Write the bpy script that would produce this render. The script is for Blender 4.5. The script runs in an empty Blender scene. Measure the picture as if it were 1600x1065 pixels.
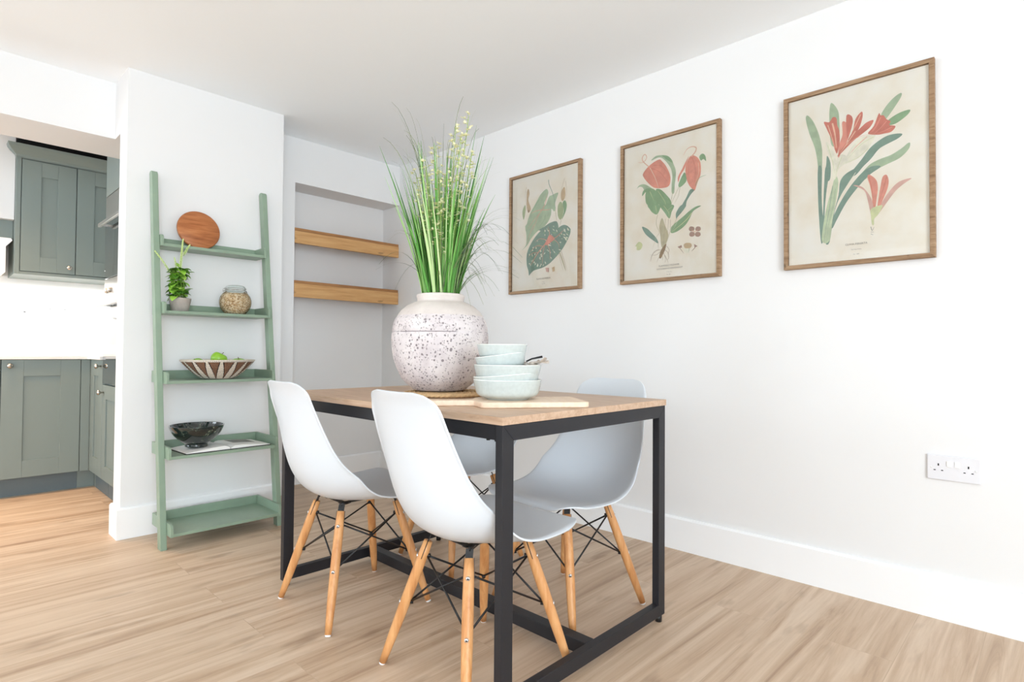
import bpy, bmesh, math, random
from math import sin, cos, pi, sqrt, atan2
from mathutils import Vector, Matrix
random.seed(7)
scene = bpy.context.scene
COL = scene.collection

# ---------------------------------------------------------------- camera
cam_data = bpy.data.cameras.new('camera')
cam = bpy.data.objects.new('camera', cam_data); COL.objects.link(cam)
cam_data.sensor_width = 36.0
cam_data.lens = 892.554 * 36.0 / 1600.0
cam_data.clip_start = 0.05
yaw, pitch, roll, CH = 0.80581, 0.018553, 0.0071241, 0.91013
F = Vector((sin(yaw)*cos(pitch), cos(yaw)*cos(pitch), sin(pitch)))
R0 = Vector((cos(yaw), -sin(yaw), 0)); U0 = R0.cross(F)
Rv = cos(roll)*R0 + sin(roll)*U0; Uv = -sin(roll)*R0 + cos(roll)*U0
cam.matrix_world = Matrix(((Rv.x, Uv.x, -F.x, 0), (Rv.y, Uv.y, -F.y, 0), (Rv.z, Uv.z, -F.z, CH), (0, 0, 0, 1)))
scene.camera = cam

# ---------------------------------------------------------------- world, light, exposure
scene.view_settings.view_transform = 'Standard'
scene.view_settings.look = 'None'
scene.view_settings.gamma = 1.0
scene.view_settings.use_curve_mapping = False
scene.view_settings.exposure = 0.40
scene.cycles.use_denoising = True
scene.cycles.max_bounces = 12
scene.cycles.diffuse_bounces = 7
scene.cycles.glossy_bounces = 4
scene.cycles.transmission_bounces = 8
scene.cycles.transparent_max_bounces = 12
scene.cycles.caustics_reflective = False
scene.cycles.caustics_refractive = False
scene.cycles.sample_clamp_indirect = 8.0
world = bpy.data.worlds.new('world'); scene.world = world; world.use_nodes = True
bg = world.node_tree.nodes['Background']
bg.inputs[0].default_value = (0.84, 0.925, 1.0, 1); bg.inputs[1].default_value = 1.0

def area(name, loc, rot, sx, sy, power, color=(1, 1, 1), spread=180):
    l = bpy.data.lights.new(name, 'AREA'); l.shape = 'RECTANGLE'; l.size = sx; l.size_y = sy
    l.energy = power; l.color = color; l.spread = math.radians(spread)
    o = bpy.data.objects.new(name, l); COL.objects.link(o); o.location = loc; o.rotation_euler = rot
    return o
# daylight coming in through the glazed openings of the room
area('daylight_left', (-2.66, 1.9, 1.18), (0, -pi/2-.15, 0), 1.95, 2.2, 13, (.83, .92, 1))
area('daylight_rear', (-1.15, -3.26, 1.18), (pi/2+.25, 0, .12), 2.3, 1.95, 150, (.80, .91, 1))
area('daylight_kitchen', (-2.66, 4.2, 1.45), (0, -pi/2, 0), 1.1, 1.6, 36, (.82, .92, 1))
area('under_cabinet_light', (0.75, 4.97, 1.36), (0, 0, 0), 0.7, 0.05, 3.2, (1, 0.98, 0.94))
area('kitchen_downlight', (0.0, 4.2, 2.25), (0, 0, 0), 0.9, 0.3, 10, (1, 0.60, 0.27), 100)

# ---------------------------------------------------------------- helpers
def lin(c):
    c /= 255.0
    return c/12.92 if c <= 0.04045 else ((c+0.055)/1.055)**2.4
def rgb(r, g, b): return (lin(r), lin(g), lin(b), 1)
MATS = {}
def mat(name, color, rough=0.5, metal=0.0, spec=0.5, coat=0.0, trans=0.0, ior=1.45, bump=0.0, bscale=200, var=0.0, vscale=6):
    m = bpy.data.materials.new(name); m.use_nodes = True; MATS[name] = m
    nt = m.node_tree; b = nt.nodes['Principled BSDF']
    b.inputs['Base Color'].default_value = color; b.inputs['Roughness'].default_value = rough
    b.inputs['Metallic'].default_value = metal; b.inputs['Specular IOR Level'].default_value = spec
    b.inputs['Coat Weight'].default_value = coat; b.inputs['Transmission Weight'].default_value = trans
    b.inputs['IOR'].default_value = ior
    tc = nt.nodes.new('ShaderNodeTexCoord')
    if bump:
        n = nt.nodes.new('ShaderNodeTexNoise'); n.inputs['Scale'].default_value = bscale; n.inputs['Detail'].default_value = 3
        nt.links.new(tc.outputs['Object'], n.inputs['Vector'])
        bp = nt.nodes.new('ShaderNodeBump'); bp.inputs['Strength'].default_value = bump; bp.inputs['Distance'].default_value = 0.002
        nt.links.new(n.outputs['Fac'], bp.inputs['Height']); nt.links.new(bp.outputs['Normal'], b.inputs['Normal'])
    if var:
        n = nt.nodes.new('ShaderNodeTexNoise'); n.inputs['Scale'].default_value = vscale; n.inputs['Detail'].default_value = 4
        nt.links.new(tc.outputs['Object'], n.inputs['Vector'])
        r = nt.nodes.new('ShaderNodeValToRGB')
        r.color_ramp.elements[0].position = .3; r.color_ramp.elements[1].position = .7
        r.color_ramp.elements[0].color = tuple(c*(1-var) for c in color[:3]) + (1,)
        r.color_ramp.elements[1].color = tuple(min(1, c*(1+var)) for c in color[:3]) + (1,)
        nt.links.new(n.outputs['Fac'], r.inputs[0]); nt.links.new(r.outputs[0], b.inputs['Base Color'])
    return m
class N:
    """tiny node-graph helper"""
    def __init__(s, m): s.nt = m.node_tree; s.b = s.nt.nodes['Principled BSDF']
    def new(s, t, **k):
        n = s.nt.nodes.new(t)
        for a, v in k.items():
            if isinstance(v, (int, float, str, bool)) and hasattr(n, a): setattr(n, a, v)
        return n
    def link(s, a, b): s.nt.links.new(a, b)
    def math(s, op, a, b=None, clamp=False):
        n = s.nt.nodes.new('ShaderNodeMath'); n.operation = op; n.use_clamp = clamp
        for i, v in enumerate((a, b)):
            if v is None: continue
            if isinstance(v, (int, float)): n.inputs[i].default_value = v
            else: s.link(v, n.inputs[i])
        return n.outputs[0]
    def noise(s, vec, scale, detail=3, rough=.5, dist=0):
        n = s.nt.nodes.new('ShaderNodeTexNoise'); n.inputs['Scale'].default_value = scale; n.inputs['Detail'].default_value = detail
        n.inputs['Roughness'].default_value = rough; n.inputs['Distortion'].default_value = dist
        if vec is not None: s.link(vec, n.inputs['Vector'])
        return n
    def ramp(s, fac, stops):
        r = s.nt.nodes.new('ShaderNodeValToRGB'); e = r.color_ramp.elements
        while len(e) < len(stops): e.new(0.5)
        for i, (p, c) in enumerate(stops): e[i].position = p; e[i].color = c
        s.link(fac, r.inputs[0]); return r.outputs[0]
    def mix(s, fac, a, b, mode='MIX'):
        n = s.nt.nodes.new('ShaderNodeMix'); n.data_type = 'RGBA'; n.blend_type = mode
        for i, v in ((0, fac), (6, a), (7, b)):
            if isinstance(v, (int, float)): n.inputs[i].default_value = v
            elif isinstance(v, tuple): n.inputs[i].default_value = v
            else: s.link(v, n.inputs[i])
        return n.outputs[2]
    def mapping(s, scale, rot=(0, 0, 0), src='Object'):
        tc = s.nt.nodes.new('ShaderNodeTexCoord'); mp = s.nt.nodes.new('ShaderNodeMapping')
        mp.inputs['Scale'].default_value = scale; mp.inputs['Rotation'].default_value = rot
        s.link(tc.outputs[src], mp.inputs['Vector']); return mp.outputs[0]
    def bump(s, h, strength, dist=.002):
        bp = s.nt.nodes.new('ShaderNodeBump'); bp.inputs['Strength'].default_value = strength; bp.inputs['Distance'].default_value = dist
        s.link(h, bp.inputs['Height']); s.link(bp.outputs[0], s.b.inputs['Normal'])
def wood(name, dark, mid, light, scale=(2, 30, 30), rough=.45, knots=0.0, rot=(0, 0, 0)):
    m = mat(name, mid, rough); g = N(m)
    v = g.mapping(scale, rot)
    n = g.noise(v, 1.6, 6, .6, .6)
    c = g.ramp(n.outputs['Fac'], [(.3, dark), (.5, mid), (.72, light)])
    n2 = g.noise(v, 9, 2)
    c = g.mix(g.math('MULTIPLY', n2.outputs['Fac'], .35), c, dark)
    if knots:
        k = g.noise(g.mapping((3, 9, 9), rot), 2.2, 2)
        c = g.mix(g.ramp(k.outputs['Fac'], [(.68, (0, 0, 0, 1)), (.74, (knots, knots, knots, 1))]), c, tuple(x*.3 for x in dark[:3])+(1,))
    g.link(c, g.b.inputs['Base Color']); g.bump(n2.outputs['Fac'], .15, .001)
    return m

class MB:
    def __init__(s): s.v = []; s.f = []; s.m = []; s.cur = 0; s.smooth = []; s.sm = False
    def add(s, vs, fs, M=None):
        o = len(s.v)
        for p in vs: s.v.append(tuple(M @ Vector(p)) if M is not None else tuple(p))
        for f in fs: s.f.append([o+i for i in f]); s.m.append(s.cur); s.smooth.append(s.sm)
        return s
    def box(s, a, b, M=None):
        x0, y0, z0 = a; x1, y1, z1 = b
        if x0 > x1: x0, x1 = x1, x0
        if y0 > y1: y0, y1 = y1, y0
        if z0 > z1: z0, z1 = z1, z0
        vs = [(x0,y0,z0),(x1,y0,z0),(x1,y1,z0),(x0,y1,z0),(x0,y0,z1),(x1,y0,z1),(x1,y1,z1),(x0,y1,z1)]
        return s.add(vs, [(0,3,2,1),(4,5,6,7),(0,1,5,4),(1,2,6,5),(2,3,7,6),(3,0,4,7)], M)
    def prism(s, poly, axis, a, b, M=None):
        """poly: 2D loop in the two other axes (order: yz, xz, xy)"""
        n = len(poly); vs = []
        for t in (a, b):
            for p, q in poly:
                vs.append({'x': (t, p, q), 'y': (p, t, q), 'z': (p, q, t)}[axis])
        fs = [tuple(range(n))[::-1], tuple(range(n, 2*n))] + [(i, (i+1) % n, n+(i+1) % n, n+i) for i in range(n)]
        return s.add(vs, fs, M)
    def tube(s, pts, rad, n=10, cap=True, M=None):
        pts = [Vector(p) for p in pts]; k = len(pts)
        if isinstance(rad, (int, float)): rad = [rad]*k
        vs = []; prev = None
        for i, p in enumerate(pts):
            t = (pts[min(i+1, k-1)]-pts[max(i-1, 0)]).normalized()
            if prev is None:
                a = Vector((0, 0, 1)) if abs(t.z) < .9 else Vector((1, 0, 0))
                prev = t.cross(a).normalized()
            nrm = (prev - t*prev.dot(t)).normalized(); prev = nrm; bi = t.cross(nrm)
            for j in range(n):
                an = 2*pi*j/n; vs.append(p + (nrm*cos(an)+bi*sin(an))*rad[i])
        fs = [(i*n+j, i*n+(j+1) % n, (i+1)*n+(j+1) % n, (i+1)*n+j) for i in range(k-1) for j in range(n)]
        if cap: fs += [tuple(range(n))[::-1], tuple(range((k-1)*n, k*n))]
        old = s.sm; s.sm = True; s.add(vs, fs, M); s.sm = old
        return s
    def lathe(s, prof, n=48, M=None, closed=False):
        vs = []; k = len(prof)
        for r, z in prof:
            for j in range(n):
                a = 2*pi*j/n; vs.append((max(r, 1e-5)*cos(a), max(r, 1e-5)*sin(a), z))
        fs = [(i*n+j, i*n+(j+1) % n, (i+1)*n+(j+1) % n, (i+1)*n+j) for i in range(k-1) for j in range(n)]
        if closed: fs += [((k-1)*n+j, (k-1)*n+(j+1) % n, (j+1) % n, j) for j in range(n)]
        old = s.sm; s.sm = True; s.add(vs, fs, M); s.sm = old
        return s
    def grid(s, rows, M=None):
        k = len(rows); n = len(rows[0]); vs = [p for r in rows for p in r]
        old = s.sm; s.sm = True
        s.add(vs, [(i*n+j, i*n+j+1, (i+1)*n+j+1, (i+1)*n+j) for i in range(k-1) for j in range(n-1)], M); s.sm = old
        return s
    def build(s, name, mats, parent=None, bevel=0, loc=None, seg=2, solid=0, sub=0, fix=False):
        me = bpy.data.meshes.new(name); me.from_pydata(s.v, [], s.f)
        if not isinstance(mats, (list, tuple)): mats = [mats]
        for m in mats: me.materials.append(m)
        me.polygons.foreach_set('material_index', s.m); me.polygons.foreach_set('use_smooth', s.smooth)
        me.update()
        if fix:
            bm = bmesh.new(); bm.from_mesh(me); bmesh.ops.remove_doubles(bm, verts=bm.verts, dist=1e-6)
            bmesh.ops.recalc_face_normals(bm, faces=bm.faces); bm.to_mesh(me); bm.free()
        o = bpy.data.objects.new(name, me); COL.objects.link(o)
        if parent is not None: o.parent = parent
        if loc is not None: o.location = loc
        if solid:
            md = o.modifiers.new('s', 'SOLIDIFY'); md.thickness = solid; md.offset = -1
        if sub:
            md = o.modifiers.new('u', 'SUBSURF'); md.levels = sub; md.render_levels = sub
        if bevel:
            md = o.modifiers.new('b', 'BEVEL'); md.width = bevel; md.segments = seg; md.limit_method = 'ANGLE'; md.angle_limit = math.radians(40)
        return o
def tag(o, label, cat, group=None):
    o['label'] = label; o['category'] = cat
    if group: o['group'] = group
    return o
def thing(name, label, cat, loc=(0, 0, 0), rz=0, group=None):
    o = bpy.data.objects.new(name, None); COL.objects.link(o); o.empty_display_size = .05
    o.location = loc; o.rotation_euler = (0, 0, rz)
    return tag(o, label, cat, group)
def struct(o): o['kind'] = 'structure'; return o
def cr(pts, n=8, closed=False):
    """Catmull-Rom through points (any dimension)"""
    P = [tuple(p) for p in pts]; k = len(P); out = []
    rng = range(k) if closed else range(k-1)
    for i in rng:
        if closed: p0, p1, p2, p3 = P[(i-1) % k], P[i], P[(i+1) % k], P[(i+2) % k]
        else: p0, p1, p2, p3 = P[max(i-1, 0)], P[i], P[i+1], P[min(i+2, k-1)]
        for j in range(n):
            t = j/n
            out.append(tuple(.5*((2*b)+(-a+c)*t+(2*a-5*b+4*c-d)*t*t+(-a+3*b-3*c+d)*t**3) for a, b, c, d in zip(p0, p1, p2, p3)))
    if not closed: out.append(P[-1])
    return out
def copy_tree(o, parent=None):
    c = o.copy(); COL.objects.link(c); c.parent = parent
    for ch in list(o.children): copy_tree(ch, c)
    return c
T = Matrix.Translation
def RX(a): return Matrix.Rotation(a, 4, 'X')
def RY(a): return Matrix.Rotation(a, 4, 'Y')
def RZ(a): return Matrix.Rotation(a, 4, 'Z')

# ---------------------------------------------------------------- materials
M_wall = mat('white_wall_paint', rgb(231, 231, 231), .85, spec=.2, bump=.05, bscale=350)
M_ceil = mat('ceiling_paint', rgb(247, 251, 254), .9, spec=.1)
M_trim = mat('white_satin_paint', rgb(243, 244, 245), .4, bump=.0)
M_plastic = mat('white_chair_plastic', rgb(214, 220, 226), .34, spec=.45)
M_black = mat('black_powder_coated_steel', rgb(36, 36, 40), .45, spec=.4, bump=.1, bscale=900)
M_wire = mat('black_wire', rgb(22, 22, 24), .4)
M_leg = wood('beech_leg', rgb(190, 128, 76), rgb(211, 154, 99), rgb(225, 174, 120), (30, 30, 3), .4)
M_chrome = mat('brushed_steel', rgb(190, 186, 180), .25, metal=1)
M_bolt = mat('zinc_bolt', rgb(215, 215, 215), .3, metal=.8)
M_top = wood('light_oak_tabletop', rgb(176, 144, 118), rgb(196, 166, 140), rgb(212, 186, 163), (40, 3.5, 40), .42)
M_green = mat('sage_green_paint', rgb(138, 158, 138), .38, bump=.25, bscale=60, var=.06, vscale=9)
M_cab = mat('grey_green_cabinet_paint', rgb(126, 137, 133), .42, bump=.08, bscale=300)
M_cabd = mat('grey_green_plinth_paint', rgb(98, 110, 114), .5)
M_stone = mat('white_worktop', rgb(236, 234, 230), .25)
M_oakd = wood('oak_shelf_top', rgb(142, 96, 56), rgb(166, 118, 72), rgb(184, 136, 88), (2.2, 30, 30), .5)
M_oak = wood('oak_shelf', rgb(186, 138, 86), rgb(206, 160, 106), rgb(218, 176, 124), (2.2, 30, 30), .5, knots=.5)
M_frame = wood('weathered_frame_wood', rgb(120, 92, 66), rgb(158, 128, 98), rgb(184, 156, 126), (8, 8, 60), .7, knots=.7)
M_frameh = wood('weathered_frame_wood_horizontal', rgb(120, 92, 66), rgb(158, 128, 98), rgb(184, 156, 126), (8, 5, 60), .7, knots=.7)
M_acacia = wood('acacia_board', rgb(140, 78, 40), rgb(182, 112, 64), rgb(206, 138, 86), (3, 3, 34), .4)
M_board = wood('pale_board_wood', rgb(226, 198, 172), rgb(238, 214, 190), rgb(246, 226, 204), (30, 4, 30), .5)
M_rope = mat('seagrass_rope', rgb(206, 172, 128), .8, bump=.6, bscale=300, var=.2, vscale=60)
M_bowl = mat('pale_aqua_glaze', rgb(192, 201, 199), .16, coat=.4, var=.05, vscale=90)
M_bowlrim = mat('pale_rim_glaze', rgb(246, 248, 244), .18, coat=.4)
M_oven = mat('black_oven_glass', rgb(16, 18, 20), .04, spec=1.0, coat=1)
M_steel = mat('oven_steel', rgb(196, 194, 190), .28, metal=.9)
M_soil_shade = mat('soil_and_gap_shade', rgb(14, 13, 16), .9)  # pot soil, and the painted shade above the wall cabinet
M_socket = mat('white_socket_plastic', rgb(226, 226, 230), .35)
M_switch = mat('bright_white_switch', rgb(250, 250, 248), .25)
M_hole = mat('socket_hole', rgb(30, 30, 34), .8)

# floor: long vinyl oak planks running along X
M_floor = mat('oak_plank_floor', rgb(200, 165, 130), .42, spec=.35)
g = N(M_floor)
tc = g.new('ShaderNodeTexCoord'); bk = g.new('ShaderNodeTexBrick')
bk.offset = .37; bk.offset_frequency = 2; bk.squash = 1
bk.inputs['Scale'].default_value = 1; bk.inputs['Mortar Size'].default_value = .0012; bk.inputs['Mortar Smooth'].default_value = .3
bk.inputs['Brick Width'].default_value = 1.24; bk.inputs['Row Height'].default_value = .182
bk.inputs['Color1'].default_value = (0, 0, 0, 1); bk.inputs['Color2'].default_value = (1, 1, 1, 1); bk.inputs['Mortar'].default_value = (.5, .5, .5, 1)
g.link(tc.outputs['Object'], bk.inputs['Vector'])
# per-plank offset of the grain
cmb = g.new('ShaderNodeVectorMath'); cmb.operation = 'MULTIPLY_ADD'
g.link(bk.outputs['Color'], cmb.inputs[0]); cmb.inputs[1].default_value = (3.1, 5.7, 2.3); g.link(tc.outputs['Object'], cmb.inputs[2])
mp = g.new('ShaderNodeMapping'); mp.inputs['Scale'].default_value = (.62, 12, 1); g.link(cmb.outputs[0], mp.inputs['Vector'])
n1 = g.noise(mp.outputs[0], 1.7, 7, .62, .8)
mp2 = g.new('ShaderNodeMapping'); mp2.inputs['Scale'].default_value = (5, 90, 1); g.link(cmb.outputs[0], mp2.inputs['Vector'])
n2 = g.noise(mp2.outputs[0], 1.5, 4, .6)
c = g.ramp(n1.outputs['Fac'], [(.28, rgb(158, 129, 106)), (.42, rgb(196, 169, 143)), (.58, rgb(217, 194, 170)), (.8, rgb(229, 209, 188))])
c = g.mix(g.math('MULTIPLY', n2.outputs['Fac'], .38), c, rgb(176, 148, 120))
sep = g.new('ShaderNodeSeparateColor'); g.link(bk.outputs['Color'], sep.inputs[0])
c = g.mix(g.math('MULTIPLY', sep.outputs[0], .22), c, rgb(193, 165, 137))
mp3 = g.new('ShaderNodeMapping'); mp3.inputs['Scale'].default_value = (2.6, 9, 1); g.link(cmb.outputs[0], mp3.inputs['Vector'])
n3 = g.noise(mp3.outputs[0], 1.3, 3)
c = g.mix(g.ramp(n3.outputs['Fac'], [(.60, (0, 0, 0, 1)), (.76, (.55, .55, .55, 1))]), c, rgb(128, 100, 76))
c = g.mix(g.math('MULTIPLY', bk.outputs['Fac'], .22), c, rgb(136, 108, 84))
g.link(c, g.b.inputs['Base Color']); g.bump(n2.outputs['Fac'], .08, .001)

# ---------------------------------------------------------------- room
XW, YN, HC = 2.467, 3.539, 2.2755        # right wall, recess front plane, ceiling height
XP0, XP1, YP = 0.687, 1.456, 3.252       # pier
NZ, NB, NX = 1.988, 3.75, 1.665          # recess head height, back, left cheek
struct(MB().box((-2.7, -3.3, -.1), (2.6, 5.3, 0)).build('floor', M_floor))
struct(MB().box((-2.8, -3.45, HC), (2.6, 5.3, HC+.1)).build('ceiling', M_ceil))
struct(MB().box((XW, -3.3, 0), (XW+.13, 5.3, HC)).build('wall_right', M_wall))
b = MB()
b.box((XP1, YN, 0), (NX, NB+.1, HC)); b.box((NX, NB, 0), (XW, NB+.1, NZ)); b.box((NX, YN, NZ), (XW, NB+.1, HC))
struct(b.build('wall_back', M_wall))
b = MB(); b.box((XP0, YP, 0), (XP1, 3.39, HC)); b.box((1.40, 3.39, 0), (XP1, 5.16, HC))
struct(b.build('wall_pier', M_wall))
# bulkhead over the kitchen opening
b = MB(); b.box((-2.7, 3.50, NZ), (XP0, 3.85, HC)); b.box((XP0, 3.39, NZ), (.78, 3.85, HC)); b.box((.78, 3.39, NZ), (1.40, 3.62, HC))
struct(b.build('trim_1', M_wall))
struct(MB().box((-2.7, 5.16, 0), (XP1, 5.3, HC)).build('wall_kitchen', M_wall))
# left wall with glazed openings, rear wall with glazed opening
b = MB(); x0, x1 = -2.83, -2.7
b.box((x0, -3.43, 0), (x1, .8, HC)); b.box((x0, .8, 0), (x1, 3.0, .2)); b.box((x0, .8, 2.16), (x1, 3.0, HC))
b.box((x0, 3.0, 0), (x1, 3.5, HC)); b.box((x0, 3.5, 0), (x1, 5.0, 1.0)); b.box((x0, 3.5, 2.0), (x1, 5.0, HC)); b.box((x0, 5.0, 0), (x1, 5.3, HC))
struct(b.build('wall_left', M_wall))
b = MB(); y0, y1 = -3.43, -3.3
b.box((-2.7, y0, 0), (-2.3, y1, HC)); b.box((-2.3, y0, 0), (0, y1, .2)); b.box((-2.3, y0, 2.16), (0, y1, HC)); b.box((0, y0, 0), (2.6, y1, HC))
struct(b.build('wall_front', M_wall))
def window(name, axis, c, a0, a1, z0, z1, n):
    b = MB(); w = .05
    def bx(p, q, r, s):
        if axis == 'x': b.box((c-.03, p, r), (c+.03, q, s))
        else: b.box((p, c-.03, r), (q, c+.03, s))
    bx(a0, a1, z0, z0+w); bx(a0, a1, z1-w, z1)
    for i in range(n+1):
        t = a0 + (a1-a0-w)*i/n; bx(t, t+w, z0+w, z1-w)
    struct(b.build(name, M_trim, bevel=.004))
window('window_1', 'x', -2.76, .8, 3.0, .2, 2.16, 2)
window('window_2', 'x', -2.76, 3.5, 5.0, 1.0, 2.0, 2)
window('window_3', 'y', -3.36, -2.3, 0, .2, 2.16, 3)
# skirting boards
def skirt(name, segs):
    b = MB()
    for axis, wall, a0, a1, sgn in segs:
        t = .016; pr = [(wall, 0), (wall+sgn*t, 0), (wall+sgn*t, .141), (wall+sgn*(t-.007), .149), (wall, .149)]
        if axis == 'y':
            b.prism(pr, 'y', a0, a1)
        else:
            b.prism(pr, 'x', a0, a1)
    struct(b.build(name, M_trim, fix=True))
skirt('baseboard_right', [('y', XW, -3.3, NB, -1)])
skirt('baseboard_pier', [('x', YP, XP0-.016, XP1, -1), ('y', XP0, YP-.0002, 3.39, -1)])
skirt('baseboard_back', [('x', YN, XP1, NX, -1), ('x', NB, NX, XW-.016, -1), ('y', NX, YN, NB-.016, 1)])
skirt('baseboard_left', [('y', -2.7, -3.3, 5.0, 1)])

# oak box shelves in the recess
for z0, z1, lab in ((1.600, 1.698, 'upper thick oak floating shelf in the wall recess'), (1.252, 1.359, 'lower thick oak floating shelf in the wall recess')):
    sh_ = thing('floating_shelf', lab, 'shelf', ((NX+XW)/2, YN, z0), 0, 'oak shelves in the recess'); w2 = (XW-NX)/2-.002
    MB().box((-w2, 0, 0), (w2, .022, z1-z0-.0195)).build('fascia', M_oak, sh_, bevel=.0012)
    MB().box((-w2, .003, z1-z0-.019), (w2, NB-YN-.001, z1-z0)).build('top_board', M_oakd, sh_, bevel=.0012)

# ---------------------------------------------------------------- dining table
TX0, TX1, TY0, TY1, TZ = .986, 1.784, .9765, 2.1877, .75
tb = thing('dining_table', 'rectangular dining table with light wood top on black steel frame', 'table', ((TX0+TX1)/2, (TY0+TY1)/2, 0))
to = Vector(tb.location)
MB().box((TX0-to.x, TY0-to.y, .730), (TX1-to.x, TY1-to.y, .750)).build('tabletop', M_top, tb, bevel=.0012)
LX0, LX1 = .990-to.x, 1.781-to.x
def end_frame(y0, y1):
    b = MB(); w = .040; zb, zt = .022, .7298
    o = [(LX0, zb), (LX1, zb), (LX1, zt), (LX0, zt)]; i = [(LX0+w, zb+w), (LX1-w, zb+w), (LX1-w, zt-w), (LX0+w, zt-w)]
    for k in range(4):
        k2 = (k+1) % 4; b.prism([o[k], o[k2], i[k2], i[k]], 'y', y0, y1)
    return b
end_frame(TY0+.003-to.y, TY0+.028-to.y).build('end_frame', M_black, tb, bevel=.0012)
end_frame(TY1-.028-to.y, TY1-.003-to.y).build('end_frame', M_black, tb, bevel=.0012)
for x in (LX0+.008, LX1-.033):
    r = MB().box((x, TY0+.0285-to.y, .690), (x+.025, TY1-.0285-to.y, .7298)).build('side_rail', M_black, tb, bevel=.001)
    for y in (TY0+.045-to.y, TY0+.075-to.y, TY1-.045-to.y, TY1-.075-to.y):
        MB().tube([(x+.0125, y, .691), (x+.0125, y, .685)], .005, 8).build('bolt', M_wire, r)
MB().box((-.020, TY0+.0285-to.y, .022), (.020, TY1-.0285-to.y, .062)).build('stretcher', M_black, tb, bevel=.0015)
for x in (LX0+.02, LX1-.02):
    for y in (TY0+.0155-to.y, TY1-.0155-to.y):
        MB().tube([(x, y, 0), (x, y, .023)], .0115, 12).build('foot', M_wire, tb)

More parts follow.
